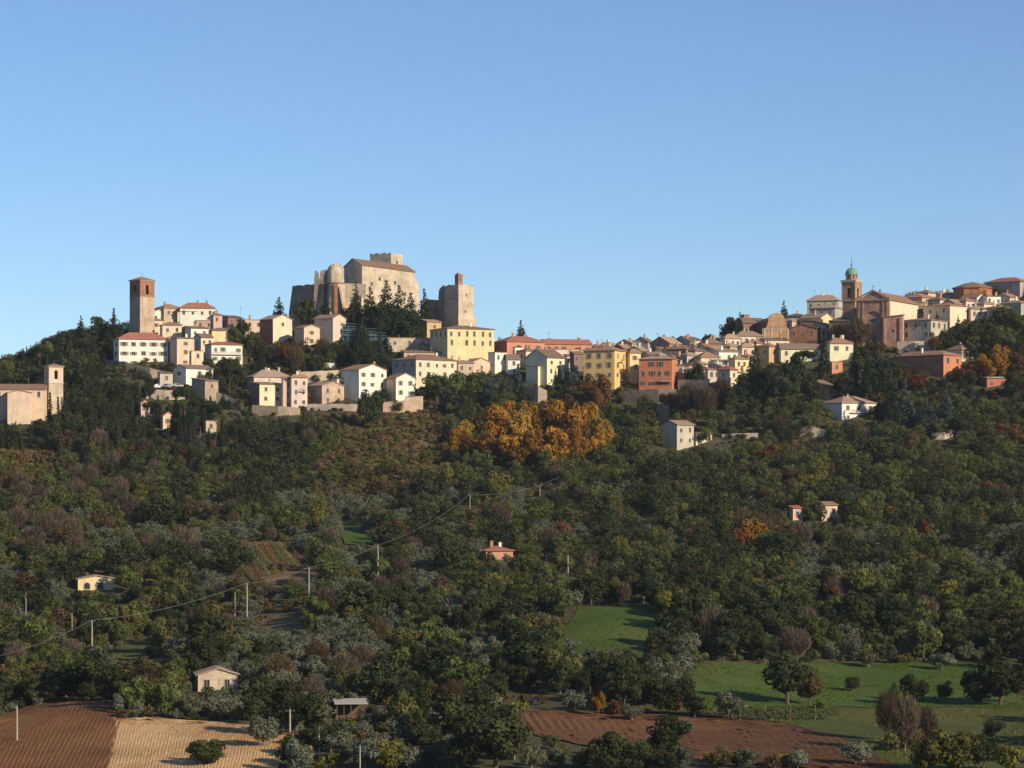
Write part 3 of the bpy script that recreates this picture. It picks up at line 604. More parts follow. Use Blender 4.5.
# smaller houses packed between the larger ones
TLM = [(138,350,'the long white house'),(140,300,'the brick bell tower'),(196,310,'the hilltop house'),(222,350,'the white house with balcony'),(258,328,'the long low peach building'),(275,330,'the tall red brown sided house'),(420,372,'the large house with shaded side'),(461,345,'the yellow palace'),(501,362,'the plain white block'),(545,370,'the big brown roofed house'),(526,345,'the long red building'),(566,350,'the salmon wing'),(605,368,'the golden apartment house'),(635,365,'the slim yellow house'),(656,375,'the bright orange house'),(682,375,'the grey stone house'),(662,350,'the brown brick gabled house'),(690,342,'the highest middle roof'),(712,348,'the brown red brick house'),(708,365,'the broad pink terracotta roof'),(732,346,'the cream skyline house'),(741,366,'the yellow house by the cedars'),(728,380,'the lowest cream corner house'),(748,342,'the pale long tiled roof'),(776,330,'the curved church front'),(768,355,'the ochre house by the cedar tip'),(800,355,'the long low cream house'),(806,338,'the brick hall'),(825,308,'the skyline mansion'),(841,352,'the cream house right of the cypress'),(928,333,'the rectory'),(960,315,'the tall cream block'),(976,292,'the orange octagon'),(1010,288,'the big grey barn building'),(965,355,'the large terracotta hip roof'),(1015,308,'the right edge grey house')]
WNAME = {'cream':'cream','white':'white','tan':'tan','peach':'peach','palepink':'pale pink','grey':'grey','greycream':'grey cream','brownwall':'dark brown','paleyellow':'pale yellow','stone':'stone','ochre':'ochre','pinkstone':'pinkish stone','pink':'pink'}
TNAME = {'tile':'terracotta','tilepale':'pale tiled','tilebrown':'brown','tilered':'red'}
FILL = [(628,640,648,350,363,55,'gl',4,'cream','tilepale'),(640,647,657,353,366,25,'shed',2.5,'tan','tilepale'),(647,660,666,355,368,55,'hip',3.5,'greycream','tilepale'),(661,672,680,351,362,50,'gl',4,'cream','tile'),(676,684,695,348,361,28,'shed',3,'tan','tilepale'),(684,695,707,351,365,48,'hip',4,'greycream','tilebrown'),(697,706,715,347.5,360,40,'gl',4,'cream','tile'),(708,714,727,349,362,25,'shed',3,'peach','tilepale'),(719,730,745,346.5,359,40,'hip',3.5,'tan','tilepale'),(743,751,765,343,355,30,'hip',3.5,'cream','tile'),(738,748,758,357,370,40,'hip',3,'tan','tile'),(709,722,730,367,382,50,'gl',3.5,'greycream','tilepale'),(689,699,709,364,379,40,'hip',3,'palepink','tile'),(676,685,694,374,388,40,'shed',2.5,'brownwall','tilebrown'),
(613,623,632,348,362,45,'gl',4,'brownwall','tile'),(596,611,622,345.5,357,55,'hip',4,'tan','tilepale'),(617,632,641,343.5,354,55,'gl',4,'peach','tilepale'),(588,596,606,347,357,35,'hip',3,'palepink','tile'),
(812,826,836,326,340,50,'gl',3.5,'tan','tile'),(793,808,815,333,347,58,'shed',2.5,'brownwall','tilebrown'),(780,792,801,321,334,48,'hip',3,'greycream','tilepale'),(836,846,856,331,345,40,'hip',3.5,'tan','tile'),
(929,940,951,300,313,45,'hip',4,'cream','tile'),(944,954,966,303,316,42,'gl',4,'tan','tilepale'),(957,966,977,301,314,38,'hip',3.5,'palepink','tile'),(975,984,998,304,317,30,'hip',3.5,'cream','tilepale'),(989,1000,1013,308,321,40,'hip',4,'greycream','tile'),(996,1010,1021,297,309,48,'gl',4,'peach','tile'),(918,928,938,293,305,42,'hip',3.5,'peach','tilepale'),(906,913,926,302,314,28,'shed',2,'brownwall','tile'),
(153,164,181,308,321,35,'hip',4.5,'tan','tile'),(162,170,180,343,361,35,'shed',2.5,'pink','tile'),(193,201,212,337,352,35,'gl',3.5,'cream','tilebrown'),(227,234,246,325,339,30,'hip',3,'cream','tilepale'),(221,228,240,317,328,30,'shed',2,'brownwall','tilebrown'),
(438,446,458,361,374,35,'shed',2.5,'cream','tile'),(518,526,538,351,365,35,'hip',3,'palepink','tile'),(550,558,570,351,364,35,'shed',2.5,'white','tilebrown'),(451,458,474,363,376,25,'hip',3,'tan','tilepale'),(417,424,441,345,356,25,'shed',2,'palestone' if False else 'stone','tile')]
_fl = {}
for f_ in FILL:
    cx_, cy_ = (f_[0]+f_[2])/2, f_[3]; bb = min(TLM, key=lambda m: (cx_-m[0])**2 + ((cy_-m[1])*1.5)**2); dx, dy = cx_-bb[0], (cy_-bb[1])*1.5
    rel = ('right of' if dx > 0 else 'left of') if abs(dx) > abs(dy) else ('below' if dy > 0 else 'just above')
    lab = f"small {WNAME[f_[8]]} house with {TNAME[f_[9]]} roof, {rel} {bb[2]}"; 
    if lab in _fl: lab = lab.replace('small', 'second small')
    _fl[lab] = 1; wd_ = f_[2]-f_[1]
    house('house', 'house', *f_[:8], f_[8], lab, tile=f_[9], L=(1 if f_[1]-f_[0] < 11 else 2, 1, None), Rw=(1 if wd_ < 10 else 2, 1, None), chim=(int(f_[1]) % 3 > 0)*1, wsz=(.75, 1.2))
# ------------------------------------------------------------------ towers and churches
def shaft(b, W, D, z0, z1, op=None, mi=0):
    """square shaft walls; op=(z_low,z_high,width) leaves an arched belfry opening in each face"""
    for (ax, ln, other) in (('R', W, D), ('L', D, W), ('K', W, D), ('E', D, W)):
        def P(u, z, off=0):
            if ax == 'R': return (u, off, z)
            if ax == 'L': return (off, u, z)
            if ax == 'K': return (u, D-off, z)
            return (W-off, u, z)
        if not op: b.face([P(0, z0), P(ln, z0), P(ln, z1), P(0, z1)], mi); continue
        zl, zh, ow = op; a0, a1 = ln/2-ow/2, ln/2+ow/2; th = 0.45
        n = 6; arc = [(ln/2 + ow/2*math.cos(math.pi*i/n), zh - ow/2 + ow/2*math.sin(math.pi*i/n)) for i in range(n+1)]
        b.face([P(0, z0), P(a0, z0), P(a0, z1), P(0, z1)], mi); b.face([P(a1, z0), P(ln, z0), P(ln, z1), P(a1, z1)], mi)
        b.face([P(a0, z0), P(a1, z0), P(a1, zl), P(a0, zl)], mi)
        b.face([P(a1, z1)] + [P(a0, z1)] + [P(u, z) for u, z in arc[::-1]], mi)
        b.face([P(a0, zl), P(a1, zl), P(a1, zl, th), P(a0, zl, th)], mi)
        b.face([P(a0, zl), P(a0, zh-ow/2), P(a0, zh-ow/2, th), P(a0, zl, th)], mi); b.face([P(a1, zl), P(a1, zh-ow/2), P(a1, zh-ow/2, th), P(a1, zl, th)], mi)
        for i in range(n): b.face([P(*arc[i]), P(*arc[i+1]), P(arc[i+1][0], arc[i+1][1], th), P(arc[i][0], arc[i][1], th)], mi)
def bell(root, W, D, z):
    q = MB(); q.lathe([(0.55, z), (0.45, z+0.25), (0.34, z+0.7), (0.15, z+0.95)], 12, W/2, D/2); q.box(0.2, W-0.2, D/2-0.08, D/2+0.08, z+0.95, z+1.15)
    q.build('bell', MATS['iron'], root)
def campanile(l, c, r, top, base, a, mats, split, opz, ow, label, roofrise=4, Y=None, group=None):
    a_ = R(a); Y = Y or inv(c, base); s = F/Y; W = (r-c)/s/math.cos(a_); D = (c-l)/s/math.sin(a_)
    root = empty('bell_tower', ((c-512)/s, Y, (HR-base)/s), a_); tag(root, label, 'bell tower', group)
    h = (base-top)/s; hs = (base-split)/s
    b = MB(); shaft(b, W, D, -5, hs, None, 0); b.box(-0.12, W+0.12, -0.12, D+0.12, hs-0.15, hs+0.15, 1)
    b.build('tower_wall', [MATS[mats[0]], MATS['trim']], root)
    b = MB(); shaft(b, W, D, hs+0.15, h, ((base-opz[1])/s, (base-opz[0])/s, ow), 0)
    b.box(0.3, W-0.3, 0.3, D-0.3, hs, hs+0.3, 0)
    b.build('belfry', [MATS[mats[1]]], root)
    bell(root, W, D, (base-opz[1])/s+0.4)
    b = MB(); b.box(-0.3, W+0.3, -0.3, D+0.3, h, h+0.3); b.build('cornice', MATS['trim'], root)
    b = MB(); b.poly([(-0.5, -0.5, h+0.3), (W+0.5, -0.5, h+0.3), (W+0.5, D+0.5, h+0.3), (-0.5, D+0.5, h+0.3), (W/2, D/2, h+0.3+roofrise/s)], [(3,2,1,0),(0,1,4),(1,2,4),(2,3,4),(3,0,4)])
    ro = b.build('roof', MATS['tile'], root)
    k = MB(); zz = h+0.3+roofrise/s; k.tube((W/2, D/2, zz-0.1), (W/2, D/2, zz+1.3), 0.06, 0.05, 5); k.box(W/2-0.3, W/2+0.3, D/2-0.04, D/2+0.04, zz+0.8, zz+0.9); k.build('cross', MATS['iron'], ro)
    FOOT.append((root.location.x, root.location.y, a_, W, D))
    return root, W, D, h, s
campanile(128, 140, 153, 280.5, 344, 44, ('pinkstone', 'brick'), 297, (284.5, 294), 1.3, 'square brick and stone bell tower on the left hilltop', 4)
campanile(42, 49, 62, 367, 419, 30, ('palestone', 'peach'), 383, (370, 379), 1.2, 'pale square bell tower of the church at the left edge', 3)
# left-edge church
house('church_nave', 'church', -25, -20, 45, 389, 421, 5, 'gl', 5, 'peach', 'long peach church with red roof at the left edge', depth=9, chim=0, Rw=(5,1,None), wsz=(.8,1.6), group='churches')
house('side_chapel', 'chapel', 3, 7.5, 30, 392.5, 425, 12, 'gr', 2.2, 'peach', 'blind walled peach side chapel in front of the church at the left edge', chim=0, tile='tilepale', group='churches')
# great church
def great_church():
    lab = 'great brick church with pediment and tall arched recess, right of the domed bell tower'
    root, W, D, h, s = house('church', 'church', 860, 888.5, 930, 299.5, 346, 63, 'gl', 8.5, 'cream', lab, chim=0, tile='tile', group='churches')
    # brick front on the left (x=0) face
    b = MB(); n = 14; ow = D*0.52; zc = h*0.58
    P = lambda u, z, off=-0.5: (off, u, z)
    a0, a1 = D/2-ow/2, D/2+ow/2
    arc = [(D/2 + ow/2*math.cos(math.pi*i/n), zc + ow/2*math.sin(math.pi*i/n)) for i in range(n+1)]
    e = 0.5
    b.face([P(-e, -5), P(a0, -5), P(a0, h), P(-e, h)]); b.face([P(a1, -5), P(D+e, -5), P(D+e, h), P(a1, h)])
    b.face([P(a1, h), P(a0, h)] + [P(u, z) for u, z in arc[::-1]][0:] )
    b.face([P(a0, -5, -0.02), P(a1, -5, -0.02)] + [P(u, z, -0.02) for u, z in arc])
    b.face([P(a0, -5), P(a0, zc), P(a0, zc, -0.02), P(a0, -5, -0.02)]); b.face([P(a1, -5), P(a1, zc), P(a1, zc, -0.02), P(a1, -5, -0.02)])
    for i in range(n): b.face([P(*arc[i]), P(*arc[i+1]), P(*arc[i+1], -0.02), P(*arc[i], -0.02)])
    rs = 8.5/s
    b.face([P(-e, h+0.02), P(D+e, h+0.02), P(D/2, h+rs)]); 
    b.face([P(-e, -5), P(-e, h), (0, -e, h), (0, -e, -5)]); b.face([(0, -e, -5), (0, -e, h), (0.6, -e, h), (0.6, -e, -5)]); b.face([(0.6,-e,-5),(0.6,-e,h),(0.6,0,h),(0.6,0,-5)])
    b.build('facade', MATS['facadebrick'], root)
    b = MB(); b.box(-0.95, -0.5, -0.9, D+0.9, h-0.35, h+0.05)
    for sg in (0, 1):
        y0, y1 = (-0.9, D/2) if sg == 0 else (D+0.9, D/2)
        b.poly([(-0.95, y0, h+0.05), (-0.95, y0, h+0.5), (-0.95, y1, h+rs+0.65), (-0.95, y1, h+rs+0.2), (-0.5, y0, h+0.05), (-0.5, y0, h+0.5), (-0.5, y1, h+rs+0.65), (-0.5, y1, h+rs+0.2)], [(0,1,2,3),(4,5,6,7),(0,1,5,4),(1,2,6,5),(2,3,7,6),(3,0,4,7)])
    b.build('pediment', MATS['peachbrick'], root)
    for u in (0.0, 0.13, 0.8, 0.93):
        q = MB(); q.box(-0.75, -0.502, 0, 0.65, -5, h-0.36); o = q.build('pilaster', MATS['peachbrick'], root); o.location = (0, D*u, 0)
    # thermal window, round headed
    n = 10; q = MB(); q.face([(-0.06, D/2+1.5*math.cos(math.pi*i/n), h*0.52+1.5*math.sin(math.pi*i/n)) for i in range(n+1)]); o = q.build('window', MATS['trim'], root)
    q = MB(); q.face([(-0.1, D/2+1.25*math.cos(math.pi*i/n), h*0.52+0.12+1.2*math.sin(math.pi*i/n)) for i in range(n+1)]); q.build('pane', MATS['glass'], o)
    for u in (0.45, 0.85): add_window(root, 'R', W*u, h*0.42+1.5, 1.2, 0.6, None, True)
    q = MB(); q.box(-0.58, -0.02, D/2-1.0, D/2+1.0, 0, 3.2); q.build('door', MATS['shutter_brown'], root)
    q = MB(); q.tube((-0.3, D/2, h+rs+0.3), (-0.3, D/2, h+rs+2.4), 0.08, 0.06, 5); q.box(-0.34, -0.26, D/2-0.5, D/2+0.5, h+rs+1.6, h+rs+1.75); q.build('cross', MATS['iron'], root)
great_church()
def domed_tower():
    l, c, r, base, a = 844, 855, 862.8, 340, 58
    a_ = R(a); Y = inv(c, base); s = F/Y; W = (r-c)/s/math.cos(a_); D = (c-l)/s/math.sin(a_); W = D = (W+D)/2
    root = empty('bell_tower', ((c-512)/s, Y, (HR-base)/s), a_); tag(root, 'slender brick bell tower with green dome and tall spire next to the great church', 'bell tower')
    z = lambda rr: (base-rr)/s
    b = MB(); shaft(b, W, D, -4, z(301)); b.build('tower_wall', MATS['peachbrick'], root)
    b = MB(); b.box(-0.25, W+0.25, -0.25, D+0.25, z(301), z(300)); b.box(-0.5, W+0.5, -0.5, D+0.5, z(281.5), z(279.8)); b.box(-0.3, W+0.3, -0.3, D+0.3, z(282.6), z(281.5)); b.build('cornice', MATS['trim'], root)
    b = MB(); shaft(b, W, D, z(300), z(282.6), (z(297.5), z(287.5), 1.35)); 
    for xx, yy in ((0, 0), (W, 0), (0, D), (W, D)): b.box(xx-0.22, xx+0.22, yy-0.22, yy+0.22, z(299.9), z(282.7))
    b.build('belfry', MATS['peachbrick'], root); bell(root, W, D, z(296))
    rr = W*0.42
    b = MB(); b.lathe([(rr*1.15, z(279.8)), (rr*1.15, z(278.8)), (rr, z(278.8)), (rr, z(274.5)), (rr*1.18, z(274.5)), (rr*1.18, z(273.8))], 8, W/2, D/2, 0, R(22.5)); b.build('drum', MATS['peachbrick'], root)
    for k in range(8):
        t = R(45*k); q = MB(); q.box(-0.28, 0.28, -0.03, 0.03, 0, 1.1); o = q.build('window', MATS['glass'], root)
        o.location = (W/2 + math.cos(t)*rr*0.94, D/2 + math.sin(t)*rr*0.94, z(278)); o.rotation_euler = (0, 0, t+R(90))
    prof = [(rr*1.12*math.cos(t_), z(273.8) + (z(267) - z(273.8))*math.sin(t_)) for t_ in np.linspace(0, math.pi/2*0.9, 8)]
    b = MB(); b.lathe(prof + [(0.32, z(266.5)), (0.3, z(264.3)), (0.4, z(264.2)), (0.12, z(262.5)), (0.07, z(258)), (0.05, z(256))], 16, W/2, D/2); dm = b.build('dome', MATS['copper_green'], root)
    q = MB(); q.box(W/2-0.35, W/2+0.35, D/2-0.05, D/2+0.05, z(258.5), z(258.2)); q.lathe([(0.02, z(260.6)), (0.2, z(260.2)), (0.2, z(259.9)), (0.02, z(259.5))], 8, W/2, D/2); q.build('finial', MATS['iron'], dm)
domed_tower()
def curved_church():
    a = R(8); c, base = 762.5, 344; Y = inv(776, base); s = F/Y
    root = empty('church', ((c-512)/s, Y, (HR-base)/s), a); tag(root, 'church with peach brick front and curved bell shaped gable in front of the dark fir', 'church', 'churches')
    W = 28.5/s/math.cos(a); z = lambda rr: (base-rr)/s
    m = W/2
    half = [(0, z(329)), (0.9, z(328.4)), (1.5, z(326.5)), (1.95, z(323)), (2.1, z(319.5)), (2.3, z(317)), (2.8, z(315)), (3.6, z(313.7)), (4.4, z(313)), (m, z(312.7))]
    prof = half + [(W-x_, z_) for x_, z_ in half[::-1][1:]]
    fr = [(0, -4)] + prof + [(W, -4)]
    b = MB(); n = len(fr)
    b.face([(x_, 0, z_) for x_, z_ in fr]); b.face([(x_, 0.9, z_) for x_, z_ in fr][::-1])
    for i in range(n): p, q = fr[i], fr[(i+1) % n]; b.face([(p[0], 0, p[1]), (q[0], 0, q[1]), (q[0], 0.9, q[1]), (p[0], 0.9, p[1])])
    b.build('facade', MATS['peachbrick'], root)
    b = MB(); b.box(-0.2, W+0.2, -0.25, -0.003, z(329.5), z(328.8)); 
    for u in (0.05, 0.3, 0.62, 0.88): b.box(W*u, W*u+0.5, -0.2, -0.002, -4, z(329.6))
    b.build('cornice', MATS['trim'], root)
    hN, LN = z(321), 22.0
    nav = MB(); ang = R(0)
    nav.poly([(1.2,0.9,-4),(W-1.2,0.9,-4),(W-1.2,LN,-4),(1.2,LN,-4),(1.2,0.9,hN),(W-1.2,0.9,hN),(W-1.2,LN,hN),(1.2,LN,hN),(m,0.9,hN+1.8),(m,LN,hN+1.8)], [(0,1,5,8,4),(2,3,7,9,6),(3,0,4,7),(1,2,6,5)])
    nav.build('nave_wall', MATS['brick'], root)
    rf = MB()
    rf.poly([(0.8,0.95,hN-0.15),(m,0.95,hN+1.9),(W-0.8,0.95,hN-0.15),(0.8,LN+.4,hN-0.15),(m,LN+.4,hN+1.9),(W-0.8,LN+.4,hN-0.15)], [(0,1,4,3),(1,2,5,4)])
    rf.build('roof', MATS['tilebrown'], root)
    FOOT.append((root.location.x, root.location.y, a, W, LN))
curved_church()
# side wing of the curved church running to the left
house('church_wing', 'church', 739, 743, 766, 322.5, 342, 22, 'gl', 5, 'brownwall', 'dark nave wing with grey roof and small turret left of the curved church front', chim=0, tile='tilebrown', group='churches')
t_, W_, D_, h_, s_ = house('turret', 'turret', 741, 744, 750, 315, 338, 40, 'flat', 0, 'brick', 'small ruined brick belfry above the dark church wing', chim=0)
# eight sided orange building
def octagon():
    cx, base = 976, 304; Y = inv(cx, base); s = F/Y; rad = 20.5/s
    root = empty('rotunda', ((cx-512)/s, Y+rad, (HR-base)/s), R(10)); tag(root, 'eight sided orange brick building with low pointed roof on the right skyline', 'rotunda')
    h = (base-287.5)/s
    b = MB(); b.lathe([(rad, -4), (rad, h)], 8); b.build('wall', MATS['orangebrick'], root)
    b = MB(); b.lathe([(rad*0.95, h), (rad*1.07, h), (rad*1.07, h+0.25), (rad*0.45, h+5/s), (0.05, h+7/s)], 8); b.build('roof', MATS['tile'], root)
    for k in range(8):
        t = R(45*k+22.5); q, p = window_meshes(1.1, 1.7, None)
        o = link('window', q, root, (math.cos(t)*rad*0.924, math.sin(t)*rad*0.924, h*0.42), t+R(90)); link('pane', p, o)
octagon()

# ------------------------------------------------------------------ castle
def castle():
    Y = 1048.0; s = F/Y
    def X(px): return (px-512)/s
    def Z(r): return (HR-r)/s
    root = empty('castle', (X(362), Y, Z(318)), 0); tag(root, 'great pale stone castle keep with ruined walls and round bastion on the central rock', 'castle')
    ox, oy, oz = root.location
    def L(px, r, dy=0): return (X(px)-ox, dy, Z(r)-oz)
    zb = -5
    # keep: left gable face 342-362, long lit face 362-414 ; battered
    a = R(30); W = 52/s/math.cos(a); D = 20/s/math.sin(a); 
    def K(u, v, z, bat=0): # u along right face, v along left face
        bx = -bat*0.06; 
        return (u*math.cos(a) - v*math.sin(a), u*math.sin(a) + v*math.cos(a), z)
    h = Z(265)-oz; rs = 7.5/s; bt = 1.6
    dr = 5.0/s
    b = MB()
    v = [K(-bt,-bt,zb), K(W+bt,-bt,zb), K(W+bt,D+bt,zb), K(-bt,D+bt,zb), K(0,0,h*0.55), K(W,0,h*0.55), K(W,D,h*0.55), K(0,D,h*0.55), K(0,0,h), K(W,0,h-dr), K(W,D,h-dr), K(0,D,h), K(0,D/2,h+rs), K(W,D/2,h+rs-dr)]
    b.poly(v, [(0,1,5,4),(4,5,9,8),(3,0,4,7),(7,4,8,12,11),(1,2,6,5),(5,6,10,13,9),(2,3,7,6),(6,7,11,10)])
    b.build('keep_wall', MATS['palestone'], root)
    b = MB(); o_ = 0.35; t = 0.2
    for (v0, v1, sg) in ((-o_, D/2, 1), (D+o_, D/2, -1)):
        z0 = h - o_*rs/(D/2)*1 + 0.03
        q = [K(-o_, v0, z0), K(W+o_, v0, z0-dr), K(W+o_, v1, h+rs+0.03-dr), K(-o_, v1, h+rs+0.03)]
        q2 = [(x_, y_, z_+t) for x_, y_, z_ in q]
        b.poly(q+q2, [(0,1,2,3),(4,5,6,7),(0,1,5,4),(1,2,6,5),(2,3,7,6),(3,0,4,7)])
    b.build('keep_roof', MATS['tile'], root)
    for (u, z) in ((0.18, 0.62), (0.45, 0.5), (0.62, 0.66), (0.8, 0.45), (0.33, 0.72)):
        f, p = window_meshes(0.9, 1.2, None); x_, y_, z_ = K(W*u, -0.01, h*z)
        if z < 0.56: x_, y_, z_ = K(W*u, -0.25, h*z)
        oo = link('window', f, root, (x_, y_, z_), a); link('pane', p, oo)
    # end block
    b = MB(); b.poly([K(W,1,zb), K(W+3.2,1,zb), K(W+3.2,D-1,zb), K(W,D-1,zb), K(W,1.6,Z(277)-oz), K(W+2.2,1.6,Z(278.5)-oz), K(W+2.2,D-1,Z(278.5)-oz), K(W,D-1,Z(277)-oz)], [(0,1,5,4),(1,2,6,5),(2,3,7,6),(3,0,4,7),(4,5,6,7)]); b.build('end_block', MATS['palestone'], root)
    # upper tower block behind
    b = MB(); s2 = s; a2 = R(58); W2 = 11/s/math.cos(a2); D2 = 22/s/math.sin(a2); x0, _, _ = L(391, 300); y0 = 15.0
    def T(u, v_, z): return (x0*(1+y0/Y) + (ox*y0/Y) + u*math.cos(a2) - v_*math.sin(a2), y0 + u*math.sin(a2) + v_*math.cos(a2), z)
    zt_ = (HR-253.5)/F*(Y+y0) - oz; zl = Z(285)-oz
    b.poly([T(0,0,zl), T(W2,0,zl), T(W2,D2,zl), T(0,D2,zl), T(0,0,zt_), T(W2,0,zt_), T(W2,D2,zt_), T(0,D2,zt_)], [(0,1,5,4),(1,2,6,5),(2,3,7,6),(3,0,4,7)])
    b.poly([T(0.4,0.4,zt_-0.5), T(W2-.4,0.4,zt_-0.5), T(W2-.4,D2-.4,zt_-0.5), T(0.4,D2-.4,zt_-0.5)], [(0,1,2,3)])
    # parapet rim
    for i in range(9):
        v0 = D2*i/9
        if i % 3 != 1: b.poly([T(-0.05,v0,zt_), T(0.4,v0,zt_), T(0.4,v0+D2/9,zt_), T(-0.05,v0+D2/9,zt_), T(-0.05,v0,zt_+.35), T(0.4,v0,zt_+.35), T(0.4,v0+D2/9,zt_+.35), T(-0.05,v0+D2/9,zt_+.35)], [(0,1,5,4),(1,2,6,5),(2,3,7,6),(3,0,4,7),(4,5,6,7)])
    b.build('upper_tower', MATS['palestone'], root)
    f, p = window_meshes(1.1, 1.1, None); oo = link('window', f, root, T(W2*0.5, -0.01, zt_-3.6), a2); link('pane', p, oo)
    # round bastion with broken dome
    rad = 8.6/s; cx, _, _ = L(335.5, 300)
    prof = [(rad*1.18, zb), (rad*1.08, Z(305)-oz), (rad*1.0, Z(286)-oz), (rad*1.0, Z(273)-oz), (rad*0.93, Z(269.5)-oz), (rad*0.78, Z(266.5)-oz), (rad*0.5, Z(264.3)-oz), (rad*0.2, Z(263.4)-oz)]
    b = MB(); b.lathe(prof, 22, cx, 1.0); 
    for i in range(22*len(prof)): 
        x_, y_, z_ = b.v[i]; b.v[i] = (x_+rng.normal(0, .1), y_+rng.normal(0, .1), z_+rng.normal(0, .12))
    b.build('round_bastion', MATS['palestone'], root)
    b = MB(); b.box(cx-0.3, cx+1.0, 1.0-rad*1.2-0.25, 1.0-rad*0.9, zb, Z(284)-oz); b.build('brick_strip', MATS['orangebrick'], root)
    b = MB(); b.lathe([(rad*1.06, Z(283.8)-oz), (rad*1.1, Z(283.2)-oz), (rad*1.06, Z(282.6)-oz)], 22, cx, 1.0); b.build('string_course', MATS['greystone'], root)
    # ruined spur left of the bastion
    b = MB(); x0, _, _ = L(314, 300); x1, _, _ = L(327, 300)
    pts = [(x0, zb), (x0, Z(280)-oz), (x0+.3, Z(271)-oz), (x0+.9, Z(270.4)-oz), (x0+1.4, Z(272)-oz), (x0+1.5, Z(279)-oz), (x0+2.0, Z(278)-oz), (x0+2.3, Z(271)-oz), (x1-1.2, Z(269.4)-oz), (x1, Z(270)-oz), (x1, zb)]
    b.face([(p[0], 0.5, p[1]) for p in pts]); b.face([(p[0], 3.5, p[1]) for p in pts][::-1])
    for i in range(len(pts)): p, q = pts[i], pts[(i+1) % len(pts)]; b.face([(p[0], .5, p[1]), (q[0], .5, q[1]), (q[0], 3.5, q[1]), (p[0], 3.5, p[1])])
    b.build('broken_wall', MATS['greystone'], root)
    # big left rampart, turned to the left, battered; its shade put into the darker stone
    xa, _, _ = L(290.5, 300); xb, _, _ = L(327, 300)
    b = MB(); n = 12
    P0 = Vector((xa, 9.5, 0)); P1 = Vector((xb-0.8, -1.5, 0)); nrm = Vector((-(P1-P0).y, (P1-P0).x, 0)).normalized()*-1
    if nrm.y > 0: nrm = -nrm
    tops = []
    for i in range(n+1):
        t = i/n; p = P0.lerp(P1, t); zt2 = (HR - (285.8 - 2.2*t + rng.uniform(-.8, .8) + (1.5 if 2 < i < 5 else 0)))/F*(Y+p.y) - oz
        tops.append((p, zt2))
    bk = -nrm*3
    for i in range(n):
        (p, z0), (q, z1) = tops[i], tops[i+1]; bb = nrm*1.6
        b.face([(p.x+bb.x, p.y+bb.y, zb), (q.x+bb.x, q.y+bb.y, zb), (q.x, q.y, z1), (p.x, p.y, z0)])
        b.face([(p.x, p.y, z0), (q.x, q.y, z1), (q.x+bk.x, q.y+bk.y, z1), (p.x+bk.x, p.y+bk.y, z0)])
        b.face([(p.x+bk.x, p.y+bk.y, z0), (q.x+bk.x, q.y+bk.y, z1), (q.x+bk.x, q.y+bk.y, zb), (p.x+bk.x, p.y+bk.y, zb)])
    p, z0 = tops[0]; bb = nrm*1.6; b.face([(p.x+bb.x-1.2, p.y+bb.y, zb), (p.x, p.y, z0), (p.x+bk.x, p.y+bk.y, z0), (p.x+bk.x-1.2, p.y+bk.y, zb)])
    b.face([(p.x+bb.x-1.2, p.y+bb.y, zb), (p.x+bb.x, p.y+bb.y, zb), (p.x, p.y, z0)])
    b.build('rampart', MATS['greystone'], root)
    # lit curtain wall right of the bastion + sloping buttress
    xa, _, _ = L(343, 300); xb, _, _ = L(366, 300)
    b = MB(); b.poly([(xa,1.5,zb),(xb,-0.5,zb),(xb,1.5,zb),(xa,3.5,zb),(xa,1.5,Z(283)-oz),(xb,-0.5,Z(284)-oz),(xb,1.5,Z(284)-oz),(xa,3.5,Z(283)-oz)], [(0,1,5,4),(1,2,6,5),(2,3,7,6),(3,0,4,7),(4,5,6,7)]); b.build('curtain_wall', MATS['palestone'], root)
    b = MB(); xa, _, _ = L(339, 300); xc, _, _ = L(349, 300)
    b.poly([(xa,-3.2,Z(287)-oz),(xa+.6,-3.2,Z(287)-oz),(xc+.6,-5.5,zb),(xc-0.4,-5.5,zb),(xa,1,Z(287)-oz),(xa+.6,1,Z(287)-oz),(xc+.6,1,zb),(xc-0.4,1,zb)], [(0,1,2,3),(4,5,6,7),(0,1,5,4),(1,2,6,5),(2,3,7,6),(3,0,4,7)]); b.build('buttress', MATS['palestone'], root)
    FOOT.append((X(290), Y-8, 0, 135/s, 40))
    # brick rampart to the right
    rr = empty('rampart', (X(422), 1046, Z(325)), R(12)); tag(rr, 'red brick rampart between the castle pines and the ruined square tower', 'rampart')
    b = MB(); pts = [(0, -5), (0, 26/s-.4), (2, 25.5/s), (5, 25/s), (9, 24.2/s), (11.2, 23/s), (11.4, -5)]
    b.face([(x_, -1.5 if z_ < 0 else 0, z_) for x_, z_ in pts]); b.face([(x_, 2.5, z_) for x_, z_ in pts][::-1])
    for i in range(len(pts)-1): p, q = pts[i], pts[i+1]; b.face([(p[0], 0 if p[1] > 0 else -1.5, p[1]), (q[0], 0 if q[1] > 0 else -1.5, q[1]), (q[0], 2.5, q[1]), (p[0], 2.5, p[1])])
    b.build('brick_wall', MATS['peachbrick'], rr)
    # square ruined tower
    a = R(44); Yt = 1035.0; s3 = F/Yt; W = 15/s3/math.cos(a); D = 15/s3/math.sin(a)
    tw = empty('ruined_tower', ((458.5-512)/s3, Yt, (HR-335)/s3), a); tag(tw, 'square pale stone tower with broken top and small brick turret above the yellow palace', 'tower')
    h0 = (335-284.5)/s3; b = MB(); n = 8
    def side(P, ln):
        for i in range(n):
            u0, u1 = ln*i/n, ln*(i+1)/n; j0, j1 = rag[i], rag[i+1]
            b.face([P(u0, -5), P(u1, -5), P(u1, h0+j1), P(u0, h0+j0)]); 
    rag = [0, .1, -.3, .15, -.1, .25, 0, -.3, 0]
